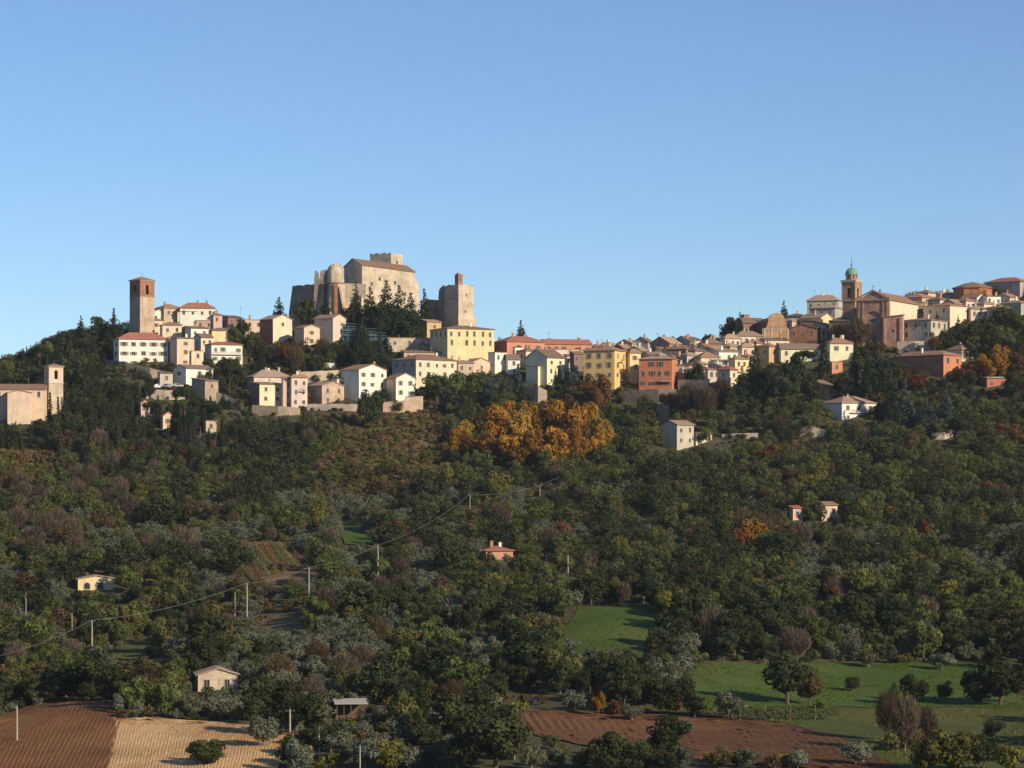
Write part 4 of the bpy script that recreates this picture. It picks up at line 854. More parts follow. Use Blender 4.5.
    side(lambda u, z: (u, 0, z), W); side(lambda u, z: (0, u, z), D); side(lambda u, z: (u, D, z), W); side(lambda u, z: (W, u, z), D)
    b.face([(0.0, 0.0, h0-1.2), (W, 0, h0-1.2), (W, D, h0-1.2), (0, D, h0-1.2)])
    b.build('tower_wall', MATS['palestone'], tw)
    b = MB(); b.box(W*0.22, W*0.22+2.2, D*0.25, D*0.25+1.8, h0-1.3, h0+3.6); b.box(W*0.22-0.15, W*0.22+2.35, D*0.25-0.15, D*0.25+1.95, h0+3.6, h0+3.9); b.box(W*0.22+.4, W*0.22+1.6, D*0.25+0.3, D*0.25+1.4, h0+3.9, h0+4.4); tu = b.build('turret', MATS['brick'], tw)
    f, p = window_meshes(0.7, 1.2, None); oo = link('window', f, tu, (W*0.22+1.1, D*0.25-0.01, h0+1.4)); link('pane', p, oo)
    b = MB(); b.poly([(-1.2,D+.1,-5),(0.4,D+.1,-5),(0.4,D+2.6,-5),(-1.2,D+2.6,-5),(-0.2,D+.1,h0-1),(0.4,D+.1,h0+0.4),(0.4,D+2.6,h0-0.8),(-0.2,D+2.6,h0-2)], [(0,1,5,4),(1,2,6,5),(2,3,7,6),(3,0,4,7),(4,5,6,7)]); b.build('wall_stub', MATS['greystone'], tw)
    b = MB(); b.box(W+0.02, W+1.8, 0.8, 3.2, -5, (335-316)/s3); b.build('side_block', MATS['pinkstone'], tw)
    for (side_, u, z) in (('R', .5, .78), ('R', .45, .45), ('L', .5, .7)): add_window(tw, side_, (W if side_ == 'R' else D)*u, h0*z, 0.6, 0.9)
    FOOT.append((tw.location.x, tw.location.y, a, W, D))
castle()
BOX += [(288, 420, 262, 312, 1040), (414, 474, 285, 330, 1034), (-25, 62, 370, 418, inv(49, 419)), (762, 791, 313, 344, inv(776, 344)), (860, 930, 292, 346, inv(888, 346)), (844, 863, 262, 340, inv(855, 340)), (128, 153, 280, 340, inv(140, 344)), (956, 996, 281, 304, inv(976, 304))]

# ------------------------------------------------------------------ retaining walls
def wall(pts, mat, label, th=0.8, name='retaining_wall'):
    """pts: (px, top row, bottom row)"""
    P = []
    for px, t, b_ in pts:
        Y = inv(px, b_); s = F/Y; P.append(((px-512)/s, Y, (HR-b_)/s, (b_-t)/s))
    x0, y0, z0, _ = P[0]; root = bpy.data.objects.new(name, None)
    b = MB(); Q = []
    for (p, q) in zip(P, P[1:]):
        n = max(2, int(abs(q[0]-p[0])/1.5))
        for i in range(n):
            t = i/n; Q.append([p[k]*(1-t)+q[k]*t for k in range(4)])
    Q.append(list(P[-1]))
    for i, q in enumerate(Q): q[3] += random.uniform(-.12, .12)
    for p, q in zip(Q, Q[1:]):
        A = lambda w_, dy, top: (w_[0]-x0, w_[1]-y0+dy+(0.25 if top else 0), w_[2]-z0 + (w_[3] if top else -5))
        b.face([A(p,0,0), A(q,0,0), A(q,0,1), A(p,0,1)]); b.face([A(p,0,1), A(q,0,1), A(q,th,1), A(p,th,1)]); b.face([A(p,th,1), A(q,th,1), A(q,th,0), A(p,th,0)])
    for w_ in (Q[0], Q[-1]): b.face([A(w_,0,0), A(w_,0,1), A(w_,th,1), A(w_,th,0)])
    o = b.build(name, MATS[mat]); o.location = (x0, y0, z0); bpy.data.objects.remove(root)
    tag(o, label, 'wall', 'retaining walls'); BOX.append((min(p[0] for p in pts), max(p[0] for p in pts), min(p[1] for p in pts), max(p[2] for p in pts), min(q[1] for q in P))); return o
wall([(98, 358, 366), (125, 362, 373), (150, 368, 378), (168, 373, 380)], 'stone', 'long sloping grey wall under the long white house')
wall([(146, 390, 399), (165, 390, 400), (186, 390, 400)], 'palestone', 'tan terrace wall holding up the car park')
wall([(216, 392, 405), (228, 396, 408), (243, 403, 412)], 'palestone', 'pale wall stepping down right of the old stone house')
wall([(252, 405, 416), (278, 406, 417), (300, 408, 415)], 'stone', 'low tan wall at the foot of the pale yellow house')
wall([(307, 404, 411), (335, 404, 411), (358, 404, 412)], 'palestone', 'pale garden wall below the pinkish stone house')
wall([(383, 402, 413), (404, 400, 414), (405, 398, 413), (423, 396, 413)], 'pinkstone', 'rough stone bastion wall under the white house with loggia')
wall([(297, 372, 384), (320, 371, 383), (341, 370, 380)], 'tan', 'tan bank wall above the pinkish stone house')
wall([(619, 391, 403), (640, 390, 405), (658, 389, 405), (676, 389, 402)], 'darkstone', 'tall grey retaining wall below golden and orange houses')
wall([(657, 406, 426), (669, 405, 428)], 'darkstone', 'dark stone pier standing above the solitary farmhouse', 3.0)
wall([(678, 380, 390), (695, 379, 390), (708, 381, 391)], 'stone', 'low terrace wall right of the orange house')
wall([(897, 342, 354), (915, 341, 353), (933, 341, 351)], 'palestone', 'pale stone wall beneath the rectory')
wall([(800, 428, 437), (812, 426, 438), (825, 430, 438)], 'tan', 'short tan ruined wall below left of the white villa')
wall([(932, 433, 440), (945, 432, 440), (953, 429, 437)], 'palestone', 'small pale wall in the trees at right')
wall([(522, 389, 399), (530, 386, 401), (538, 386, 403), (547, 391, 403)], 'palestone', 'crumbling pale stone buttress wall below the big brown roofed house', 3)
wall([(318, 348+14, 368), (330, 362.5, 368), (338, 363, 367)], 'white', 'low whitewashed garden wall under the dark pines')
wall([(722, 434, 439), (740, 433, 439), (758, 433, 439)], 'greycream', 'pale low wall right of the farmhouse ruin')

# ------------------------------------------------------------------ foliage meshes
def leaf_mat(name, ca, cb, cc, trans=0.3):
    m = bpy.data.materials.new(name); m.use_nodes = True; n = m.node_tree; n.nodes.clear()
    at = N(n, 'ShaderNodeAttribute', attribute_name='rnd'); r = objrand(n)
    col = mixc(n, at.outputs['Fac'], ca, cb)
    rr_ = ramp(n, r, [(0.35, 0.0), (1.0, 1.0)])
    col = mixc(n, rr_, col, cc)
    col = hsv(n, col, v=maprange(n, at.outputs['Fac'], 0.75, 1.2))
    x2 = N(n, 'ShaderNodeMath', operation='FRACT'); mu = N(n, 'ShaderNodeMath', operation='MULTIPLY'); mu.inputs[1].default_value = 7.31; n.links.new(r, mu.inputs[0]); n.links.new(mu.outputs[0], x2.inputs[0])
    col = hsv(n, col, v=maprange(n, x2.outputs[0], 0.72, 1.28))
    d = N(n, 'ShaderNodeBsdfDiffuse'); t = N(n, 'ShaderNodeBsdfTranslucent'); n.links.new(col, d.inputs[0]); n.links.new(col, t.inputs[0])
    mx = N(n, 'ShaderNodeMixShader'); mx.inputs[0].default_value = trans; n.links.new(d.outputs[0], mx.inputs[1]); n.links.new(t.outputs[0], mx.inputs[2])
    o = N(n, 'ShaderNodeOutputMaterial'); n.links.new(mx.outputs[0], o.inputs[0]); return m
LM = {
 'green': leaf_mat('leaf_green', (0.078, 0.098, 0.03), (0.125, 0.145, 0.042), (0.115, 0.11, 0.036)),
 'dark': leaf_mat('leaf_dark', (0.032, 0.046, 0.02), (0.062, 0.078, 0.03), (0.055, 0.06, 0.022)),
 'olive': leaf_mat('leaf_olive', (0.115, 0.13, 0.088), (0.165, 0.18, 0.125), (0.13, 0.13, 0.075), 0.25),
 'yellowgreen': leaf_mat('leaf_yellowgreen', (0.14, 0.14, 0.03), (0.20, 0.18, 0.04), (0.15, 0.14, 0.035)),
 'orange': leaf_mat('leaf_orange', (0.30, 0.145, 0.02), (0.42, 0.21, 0.03), (0.24, 0.12, 0.02)),
 'rust': leaf_mat('leaf_rust', (0.13, 0.06, 0.025), (0.18, 0.078, 0.028), (0.11, 0.065, 0.03)),
 'red': leaf_mat('leaf_red', (0.13, 0.042, 0.02), (0.18, 0.055, 0.025), (0.12, 0.045, 0.025)),
 'brown': leaf_mat('leaf_brown', (0.10, 0.068, 0.034), (0.135, 0.09, 0.046), (0.10, 0.08, 0.032)),
 'gold': leaf_mat('leaf_gold', (0.30, 0.19, 0.035), (0.42, 0.27, 0.05), (0.26, 0.16, 0.03)),
 'drybrush': leaf_mat('leaf_drybrush', (0.17, 0.105, 0.05), (0.24, 0.15, 0.07), (0.15, 0.12, 0.05)),
 'grass': leaf_mat('blade_green', (0.075, 0.13, 0.016), (0.12, 0.165, 0.026), (0.10, 0.14, 0.02)), 'drygrass': leaf_mat('blade_dry', (0.10, 0.12, 0.025), (0.20, 0.17, 0.06), (0.13, 0.13, 0.035)), 'straw': leaf_mat('straw_pale', (0.5, 0.32, 0.15), (0.75, 0.52, 0.28), (0.6, 0.4, 0.2)),
 'twig': leaf_mat('twig_grey', (0.085, 0.062, 0.045), (0.125, 0.092, 0.068), (0.10, 0.072, 0.045), 0.05),
 'conifer': leaf_mat('needle_dark', (0.024, 0.034, 0.017), (0.042, 0.054, 0.026), (0.032, 0.042, 0.018), 0.1),
 'bluefir': leaf_mat('needle_blue', (0.04, 0.058, 0.05), (0.07, 0.09, 0.078), (0.055, 0.07, 0.055), 0.1),
}
def quads(P, Nn, size, rn):
    """leaf quads at P with normals Nn"""
    n = len(P); up = rn.normal(size=(n, 3)); a = np.cross(Nn, up); a /= np.linalg.norm(a, axis=1)[:, None]+1e-9; b = np.cross(Nn, a)
    s1 = (size*rn.uniform(0.6, 1.35, n))[:, None]; s2 = (size*rn.uniform(0.5, 1.0, n))[:, None]
    V = np.stack([P-a*s1-b*s2*0.4, P+a*s1*0.3-b*s2, P+a*s1+b*s2*0.4, P-a*s1*0.3+b*s2], 1)
    return V
def clumps(centres, radii, per, leaf, rn, flat=1.0, jitter=0.38, fill=0.3):
    Vs = []; rs = []
    for c, r in zip(centres, radii):
        k = max(8, int(per*(r**2)))
        d = rn.normal(size=(k, 3)); d /= np.linalg.norm(d, axis=1)[:, None]
        rad = r*(1 - fill*rn.random(k)**2)
        P = c + d*rad[:, None]*np.array([1, 1, flat])
        Nn = d + jitter*rn.normal(size=(k, 3)); Nn /= np.linalg.norm(Nn, axis=1)[:, None]
        Vs.append(quads(P, Nn, leaf, rn)); base = rn.random()
        rs.append(np.clip(base*0.75 + 0.25*rn.random(k), 0, 1))
    return np.concatenate(Vs), np.concatenate(rs)
def crown_broad(h, w_, rn, per=34, leaf=0.26, low=0.16, ncl=26):
    cs, rr_ = [], []; H = h*(1-low)
    while len(cs) < ncl:
        p = rn.uniform(-1, 1, 3); q = np.linalg.norm(p)
        if q > 1: continue
        if q < 0.45: continue
        r = rn.uniform(0.17, 0.3)*w_*0.62
        sh = 0.80
        c = np.array([p[0]*w_/2*sh, p[1]*w_/2*sh, h*low + H/2 + p[2]*H/2*sh*(1 if p[2] > 0 else 0.85)])
        cs.append(c); rr_.append(r)
    cs.append(np.array([0, 0, h*low+H*0.5])); rr_.append(w_*0.3)
    return clumps(cs, rr_, per, leaf, rn, 0.85)
def crown_conifer(h, w_, rn, per=70, leaf=0.2, low=0.04, power=0.68, tiers=17):
    cs, rr_ = [], []
    for i in range(tiers):
        t = i/(tiers-1); z = h*(low + (0.97-low)*t); R_ = w_/2*(1-t)**power
        k = max(1, int(7*(1-t)+1))
        for j in range(k):
            a = 2*math.pi*(j/k) + rn.uniform(0, 1.5); q = R_*rn.uniform(0.55, 0.85)
            cs.append(np.array([q*math.cos(a), q*math.sin(a), z + rn.uniform(-.3, .3)])); rr_.append(max(0.34, R_*rn.uniform(0.36, 0.52)))
        cs.append(np.array([0, 0, z])); rr_.append(max(0.36, R_*0.5))
    return clumps(cs, rr_, per, leaf, rn, 0.75)
def crown_cypress(h, w_, rn, per=80, leaf=0.2):
    cs, rr_ = [], []
    for i in range(16):
        t = i/15; z = h*(0.06 + 0.9*t); R_ = w_/2*(min(1, 0.55+t*2.0))*(1 - max(0, t-0.35)/0.68)**0.8
        for j in range(3): a = rn.uniform(0, 6.28); q = R_*0.42; cs.append(np.array([q*math.cos(a), q*math.sin(a), z])); rr_.append(max(0.2, R_*rn.uniform(0.5, 0.7)))
    return clumps(cs, rr_, per, leaf, rn, 1.5)
def crown_umbrella(h, w_, rn):
    cs, rr_ = [], []
    for i in range(26):
        a = rn.uniform(0, 6.28); q = w_/2*math.sqrt(rn.random())*0.82
        cs.append(np.array([q*math.cos(a), q*math.sin(a), h*0.80 + h*0.1*(1-(q/(w_/2))**2) + rn.uniform(-.3, .3)])); rr_.append(w_*rn.uniform(0.1, 0.17))
    return clumps(cs, rr_, 70, 0.2, rn, 0.75)
def twig_crown(h, w_, rn, n=900, low=0.2):
    """fine upright twigs of a leafless tree"""
    d = rn.normal(size=(n, 3)); d /= np.linalg.norm(d, axis=1)[:, None]; r = rn.random(n)**0.4
    P = d*r[:, None]*np.array([w_/2, w_/2, h*(1-low)/2]) + np.array([0, 0, h*low + h*(1-low)/2])
    up = d*0.7 + np.array([0, 0, 1.0]) + 0.35*rn.normal(size=(n, 3)); up /= np.linalg.norm(up, axis=1)[:, None]
    sd = np.cross(up, rn.normal(size=(n, 3))); sd /= np.linalg.norm(sd, axis=1)[:, None]
    L = rn.uniform(0.35, 0.9, n)[:, None]*w_/6; s_ = 0.045*w_/6*rn.uniform(0.8, 2.0, n)[:, None]
    V = np.stack([P-up*L-sd*s_, P-up*L+sd*s_, P+up*L+sd*s_*0.3, P+up*L-sd*s_*0.3], 1)
    return V, np.clip(0.3 + 0.5*rn.random(n), 0, 1)
def crown_mesh(name, Vr, mat):
    V, r = Vr; n = len(V); me = mesh_np(name, V.reshape(-1, 3), np.arange(n*4).reshape(-1, 4), [mat])
    at = me.attributes.new('rnd', 'FLOAT', 'FACE'); at.data.foreach_set('value', r.astype(np.float32)); return me
def trunk_mb(h, r, rn, limbs=5, spread=0.3, top=0.75, lowlimb=0.25):
    b = MB(); p = Vector((0, 0, -0.6)); k = 5; pts = [p]
    for i in range(1, k+1): pts.append(Vector((rn.uniform(-.03, .03)*h, rn.uniform(-.03, .03)*h, h*top*i/k)))
    for i in range(k): b.tube(pts[i], pts[i+1], r*(1-i/k*0.75), r*(1-(i+1)/k*0.75), 6, 0, False)
    for j in range(limbs):
        t = rn.uniform(lowlimb, 0.85); i = min(k-1, int(t*k)); q = pts[i].lerp(pts[i+1], t*k-i); a = rn.uniform(0, 6.28); L = h*spread*rn.uniform(0.6, 1.1)
        e = q + Vector((math.cos(a)*L, math.sin(a)*L, L*rn.uniform(0.5, 1.1))); m = q.lerp(e, 0.5) + Vector((0, 0, L*0.1))
        b.tube(q, m, r*0.4, r*0.27, 5, 0, False); b.tube(m, e, r*0.27, r*0.1, 5, 0, False)
    return b
NOM = {'broad': (8.0, 7.0), 'olive': (4.6, 4.8), 'conifer': (11.0, 5.5), 'cypress': (10.0, 2.2), 'umbrella': (11.0, 8.0), 'bare': (8.0, 6.0), 'bush': (2.2, 2.8), 'tall': (10.0, 5.0)}
NV = {'broad': 5, 'olive': 4, 'conifer': 3, 'cypress': 2, 'umbrella': 2, 'bare': 3, 'bush': 4, 'tall': 3}
RAW = {}; TRK = {}
for shp, (h, w_) in NOM.items():
    for k in range(NV[shp]):
        rn = np.random.default_rng(100 + 17*k + len(shp)*31)
        if shp == 'broad': vr = crown_broad(h, w_, rn, 66, 0.25, 0.03 + 0.02*k, 30); tb = trunk_mb(h, 0.24, rn)
        elif shp == 'tall': vr = crown_broad(h, w_, rn, 75, 0.23, 0.08, 28); tb = trunk_mb(h, 0.2, rn)
        elif shp == 'olive': vr = crown_broad(h, w_, rn, 120, 0.17, 0.1, 24); tb = trunk_mb(h, 0.22, rn, 4, 0.3, 0.6)
        elif shp == 'bush': vr = crown_broad(h, w_, rn, 110, 0.17, 0.0, 12); tb = trunk_mb(h, 0.06, rn, 3)
        elif shp == 'conifer': vr = crown_conifer(h, w_, rn); tb = trunk_mb(h, 0.2, rn, 8, 0.14, 0.95)
        elif shp == 'cypress': vr = crown_cypress(h, w_, rn); tb = trunk_mb(h, 0.14, rn, 0, 0.1, 0.9)
        elif shp == 'umbrella': vr = crown_umbrella(h, w_, rn); tb = trunk_mb(h, 0.22, rn, 8, 0.26, 0.85, 0.6)
        elif shp == 'bare': vr = twig_crown(h, w_, rn, 1500); tb = trunk_mb(h, 0.16, rn, 12, 0.32, 0.85)
        RAW[shp, k] = vr; TRK[shp, k] = tb
MESH = {}
def tmesh(shp, k, colr):
    key = (shp, k, colr)
    if key not in MESH:
        cm = crown_mesh('crown', RAW[shp, k], LM[colr]); tm = TRK[shp, k].mesh('trunk', [MATS['barkpale' if shp in ('bare', 'olive') else 'bark']])
        # single mesh version (crown + trunk)
        V, r = RAW[shp, k]; tb = TRK[shp, k]
        q = [f for f in tb.f if len(f) == 4]; tv = np.array(tb.v)
        allv = np.concatenate([V.reshape(-1, 3), tv]); n = len(V)
        f = np.concatenate([np.arange(n*4).reshape(-1, 4), np.array(q)+n*4])
        one = mesh_np('tree', allv, f, [LM[colr], MATS['bark']], np.concatenate([np.zeros(n), np.ones(len(q))]))
        at = one.attributes.new('rnd', 'FLOAT', 'FACE'); at.data.foreach_set('value', np.concatenate([r, np.zeros(len(q))]).astype(np.float32))
        MESH[key] = (cm, tm, one)
    return MESH[key]
TN = {'broad': 'broadleaf_tree', 'tall': 'tall_tree', 'olive': 'olive_tree', 'conifer': 'conifer_tree', 'cypress': 'cypress_tree', 'umbrella': 'umbrella_pine', 'bare': 'leafless_tree', 'bush': 'shrub'}
def tree(shp, colr, x, Y, h, w_, label, group, parts=True, name=None):
    k = random.randrange(NV[shp]); cm, tm, one = tmesh(shp, k, colr); H, Wn = NOM[shp]
    sc = (w_/Wn, w_/Wn, h/H); loc = (x, Y, zt(x, Y)-0.15); rz = random.uniform(0, 6.28)
    if name is None:
        name = TN[shp]
        if colr in ('orange', 'rust', 'red') and shp in ('broad', 'tall'): name = 'autumn_tree'
    if parts:
        r = empty(name, loc, rz); r.scale = sc; link('crown', cm, r); link('trunk', tm, r)
    else:
        r = link(name, one, None, loc, rz); r.scale = sc
    tag(r, label, 'shrub' if shp == 'bush' else 'tree', group); return r
def ht(shp, colr, px, top, base, wpx, label, group=None):
    """a tree the photo singles out: its crown top row, foot row and width in pixels"""
    Y = inv(px, base); s = F/Y
    return tree(shp, colr, (px-512)/s, Y, max(1.0, (base-top)/s), wpx/s, label, group or 'trees of the town')

HT = [
# skyline and left hill
('conifer','conifer',81,315,345,15,'pointed dark conifer, left of the pair on the left skyline'),
('conifer','conifer',114,307,350,19,'pointed dark conifer right beside the long white house on the left skyline'),
('broad','dark',99,314,350,24,'round dark tree between the two pointed conifers on the left skyline'),
('broad','dark',62,329,358,26,'round dark tree on the left skyline left of the pointed conifers'),
('broad','green',44,338,366,24,'green tree on the left skyline above the pale bell tower'),
('broad','dark',27,345,372,24,'dark tree on the falling skyline at far left'),
('broad','green',8,352,378,26,'green tree on the skyline at the left edge'),
('tall','rust',84,333,358,12,'russet tree below the left skyline conifers'),
('cypress','conifer',105,337,362,9,'narrow dark cypress left of the long white house'),
('broad','dark',70,345,392,30,'broad dark tree right of the pale bell tower'),
('cypress','conifer',50,392,440,9,'slim cypress directly before the pale bell tower'),
('cypress','conifer',58,396,442,8,'slim cypress just right of the pale bell tower'),
('cypress','conifer',66,381,438,11,'tall wide cypress right of the pale bell tower'),
('cypress','dark',5,418,440,7,'small cypress below the church at the left edge'),
('conifer','conifer',90,352,395,20,'dark conifer below the grey sloping wall'),
('conifer','dark',122,368,412,24,'dark pine under the grey sloping wall, left one'),
('umbrella','dark',140,371,408,22,'dark pine under the grey sloping wall, right one'),
('umbrella','dark',153,400,432,22,'flat topped pine above the small peach house in the trees'),
('umbrella','dark',185,385,440,30,'big flat topped pine below the car park'),
('umbrella','dark',200,396,448,30,'flat topped pine below the old stone house'),
('umbrella','conifer',216,402,450,20,'slim dark umbrella pine right of the old stone house'),
('conifer','conifer',176,392,438,16,'dark conifer under the car park terrace'),
('cypress','conifer',158,395,420,7,'small cypress beside the hidden pink house'),
('broad','dark',211,357,376,20,'round dark tree before the white house with balcony, left one'),
('broad','dark',225,355,377,22,'round dark tree before the white house with balcony, middle one'),
('broad','dark',238,357,384,20,'round dark tree before the white house with balcony, right one'),
('umbrella','conifer',230,364,398,22,'dark pine between the white house with balcony and the broad pink roof'),
('conifer','conifer',279,289,326,21,'lone dark conical tree left of the castle rampart'),
('broad','dark',259,305,324,12,'small dark tree on the skyline left of the lone conical conifer'),
('broad','dark',267,309,326,12,'dark bush like tree left of the lone conical conifer'),
('broad','dark',243,316,340,18,'dark tree right of the hilltop cluster'),
('broad','green',252,330,356,22,'green tree below the long low peach building'),
('broad','dark',262,340,368,24,'dark tree on the slope below the saddle'),
('broad','green',236,325,350,16,'green tree behind the yellow windowless house'),
('broad','rust',283,340,366,18,'russet tree below the tall red brown sided house'),
('tall','dark',305,336,360,14,'dark tree in front of the small peach gabled house'),
('bare','brown',296,345,372,16,'brownish tree in the garden below the peach gabled house'),
('bare','twig',322,338,362,16,'leafless tree below the grey sided house'),
('tall','green',333,340,364,16,'green tree under the grey sided house'),
('conifer','conifer',345,336,366,20,'dark conifer left of the greenish scaffolding'),
('conifer','conifer',358,334,370,22,'dark conifer just before the greenish scaffolding'),
('conifer','conifer',372,345,372,18,'dark conifer under the greenish scaffolding'),
('conifer','dark',389,338,366,14,'dark conifer at the right end of the scaffolding'),
('broad','dark',318,352,372,20,'dark shrubby tree at the garden below the castle'),
# castle slope
('broad','greenx',306,297,334,26,'ivy green bush mass in front of the big shaded rampart'),
('conifer','conifer',356,281,330,20,'first castle pine from the left, beside the round bastion'),
('conifer','conifer',370,286,336,26,'second castle pine, below the keep'),
('conifer','conifer',386,279,338,30,'tallest castle pine at the middle of the group'),
('conifer','conifer',399,284,340,28,'castle pine right of the tallest one'),
('broad','conifer',377,298,345,32,'broad dark pine low in the castle group'),
('conifer','conifer',411,292,338,25,'castle pine under the right end of the keep'),
('conifer','conifer',424,288,338,20,'last castle pine at right with a pointed tip'),
('broad','conifer',399,304,344,36,'spreading dark pine above the pale terrace house'),
('broad','dark',350,300,334,16,'dark leafy tree at the foot of the lit curtain wall'),
('tall','dark',326,298,334,14,'ivy dark tree between rampart and bastion'),
('conifer','conifer',362,318,352,22,'dark conifer left above the scaffolding'),
('conifer','bluefir',380,330,366,18,'greyish conifer above the large house with shaded side'),
('tall','dark',451,303,326,7,'thin dark tree between red rampart and square tower'),
('conifer','conifer',521,316,348,16,'lone conifer rising above the red brick building'),
# middle
('broad','dark',370,384,430,27,'big round dark tree standing alone before the bright white house'),
('broad','green',437,370,402,30,'umbrella pine below the large cream fronted house, left one'),
('broad','green',455,368,402,32,'umbrella pine below the large cream fronted house, middle one'),
('broad','green',475,367,400,30,'umbrella pine below the large cream fronted house, right one'),
('conifer','bluefir',448,380,415,24,'blue grey conifer beneath the umbrella pines'),
('conifer','bluefir',490,370,408,24,'blue grey conifer left of the white houses'),
('conifer','bluefir',505,372,406,22,'blue grey conifer below the plain white block'),
('conifer','bluefir',518,366,402,18,'blue grey conifer with pointed tip before the little white house'),
('broad','dark',462,385,418,26,'dark tree under the blue grey conifers'),
('tall','bluefir',572,360,396,20,'blue green tree right of the big brown roofed house'),
('broad','brown',585,372,404,24,'brownish tree before the brown house'),
('broad','rust',598,372,420,28,'dark russet tree under the golden apartment house'),
('broad','brown',572,384,412,24,'dull brown tree above the orange grove'),
('conifer','conifer',522,398-20,406,12,'thin dark conifer before the pale yellow house'),
('bare','twig',690,382,418,26,'leafless brownish tree below the terrace right of the orange house'),
('bare','brown',705,386,420,26,'brown bare tree at the lower edge of the crowded roofs'),
('broad','dark',698,358,388,19,'round dark tree right of the grey stone house'),
('broad','dark',690,366,388,12,'dark tree leaning on the grey stone house'),
('bare','twig',722,378,410,18,'grey leafless tree under the lowest cream corner house'),
('bare','brown',672,392,412,22,'brown bush like tree before the grey retaining wall'),
('broad','green',645,394,416,18,'green tree at the foot of the grey retaining wall'),
('conifer','conifer',755,341,400,26,'tall dark cedar with thin tip at the centre of the right town'),
('conifer','conifer',742,366,404,26,'dark cedar left of the tall one with thin tip'),
('broad','dark',770,362,404,34,'large dark tree right of the tall cedar'),
('conifer','dark',730,378,412,22,'dark conifer under the yellow house by the cedars'),
('broad','dark',792,352,392,30,'dark tree in front of the long low cream house'),
('umbrella','dark',805,350,386,24,'dark pine left of the tall cypress'),
('cypress','conifer',824,328,386,13,'tall thick cypress among the right hand houses'),
('broad','dark',785,375,412,30,'dark tree below the long cream house'),
('cypress','conifer',855,341,388,9,'slim cypress right of the cream house'),
('conifer','conifer',868,346,392,14,'dark conifer before the great church'),
('conifer','bluefir',878,338,390,22,'large blue grey conifer below the great church'),
('bare','twig',856,318,352,30,'leafless lilac grey tree left of the great church front'),
('bare','brown',840,322,350,24,'leafless brown tree between the cypress and the great church'),
('broad','dark',850,308,338,18,'dark tree at the foot of the domed bell tower'),
('tall','dark',896,345,392,16,'dark tree left of the long red house'),
('conifer','conifer',918,342,362,9,'small dark conifer before the pale wall under the rectory'),
('broad','conifer',880,356,400,28,'very dark tree above the white villa'),
('conifer','conifer',892,366,420,20,'tall dark conifer right above the white villa'),
('broad','dark',812,372,408,22,'dark tree left of the small salmon house'),
('broad','dark',845,372,400,26,'dark tree behind the white villa'),
('conifer','bluefir',905,376,430,22,'blue grey fir right of the white villa, left one'),
('conifer','bluefir',926,392,434,26,'blue grey fir right of the white villa, middle one'),
('conifer','bluefir',946,386,430,24,'blue grey fir right of the white villa, right one'),
('broad','yellowgreen',826,407,424,18,'yellow green tree in front of the white villa porch'),
('broad','red',918,372,392,26,'dark red tree before the long red house'),
('broad','orange',1000,340,380,26,'orange tree at right below the edge houses'),
('broad','orange',985,352,384,24,'golden tree above the low red shed'),
('broad','rust',965,362,386,26,'russet tree right of the long red house'),
('broad','rust',1018,350,378,24,'russet tree at the right edge'),
('broad','red',1004,422,444,24,'red tree at the right edge below the firs'),
('broad','rust',984,428,446,20,'dark rust tree beside the red tree at right'),
('broad','dark',1014,368,398,28,'dark round tree at the right edge under the orange tree'),
# autumn skyline tree beside curved church
('broad','rust',728,315,345,20,'russet tree on the skyline left of the curved church'),
('broad','dark',735,313,346,18,'dark tree behind the russet skyline tree'),
('conifer','conifer',740,311,344,10,'thin dark conifer left of the ruined brick belfry'),
('conifer','conifer',784,298,330,15,'dark fir on the skyline behind the curved church front'),
('broad','dark',705,333,350,7,'tiny dark tree on the middle skyline'),
('cypress','conifer',880,281,308,6,'small cypress behind the church pediment, taller one'),
('cypress','conifer',886,289,308,5,'small cypress behind the church pediment, shorter one'),
('bare','twig',915,287,306,22,'bare tree behind the pyramid roofed tan house'),
# right slope below skyline houses
('broad','green',1000,303,330,28,'green tree on the slope below the edge houses, top one'),
('broad','green',1015,306,338,28,'green tree at right edge under the grey edge house'),
('broad','dark',985,315,342,28,'dark green tree right of the low pale house'),
('broad','dark',968,322,350,26,'dark tree below the tall cream block'),
('broad','green',1003,322,350,28,'green tree above the orange tree at right'),
('broad','dark',948,326,352,22,'dark tree right of the rectory'),
('broad','rust',935,330,354,16,'reddish tree before the rectory'),
('broad','green',975,335,358,26,'green tree above the large terracotta hip roof'),
('broad','dark',990,330,360,24,'dark tree above the golden tree at right'),
('conifer','dark',958,314,336,9,'small dark pointed tree on the cream block'),
]
for (shp, colr, px, top, base, wp, lab) in HT:
    if colr == 'greenx': shp, colr = 'broad', 'dark'
    ht(shp, colr, px, top, base, wp, lab)
# orange grove
gr = random.Random(5)
OG = [(462,418,450,26),(480,408,448,30),(500,402,450,34),(520,404,452,32),(540,398,448,34),(560,396,450,34),(580,398,452,32),(598,410,458,30),(470,430,464,28),(490,426,466,30),(512,424,468,32),(534,422,470,32),(556,420,470,34),(578,424,470,32),(597,430,466,24),(548,404,440,28),(528,396,436,24),(508,398,436,24),(570,392,438,26),(590,396,440,24),(455,426,458,20),(545,440,474,26),(520,442,472,24),(607,422,452,18)]
OGC = [('rust' if gr.random() < .22 else 'orange') if q[2] < 446 else gr.choice(['orange', 'orange', 'gold', 'orange', 'gold', 'orange']) for q in OG]
for i, (px, top, base, wp) in enumerate(OG):
    colr = OGC[i]; rk = sorted(q[0]+q[2]*.01 for q, c_ in zip(OG, OGC) if c_ == colr).index(px+base*.01)
    ht('broad', colr, px, top, base, wp, f"{ORD[rk]} {dict(orange='orange', gold='golden yellow', rust='rusty brown')[colr]} tree from the left in the big orange grove", 'trees of the orange grove')

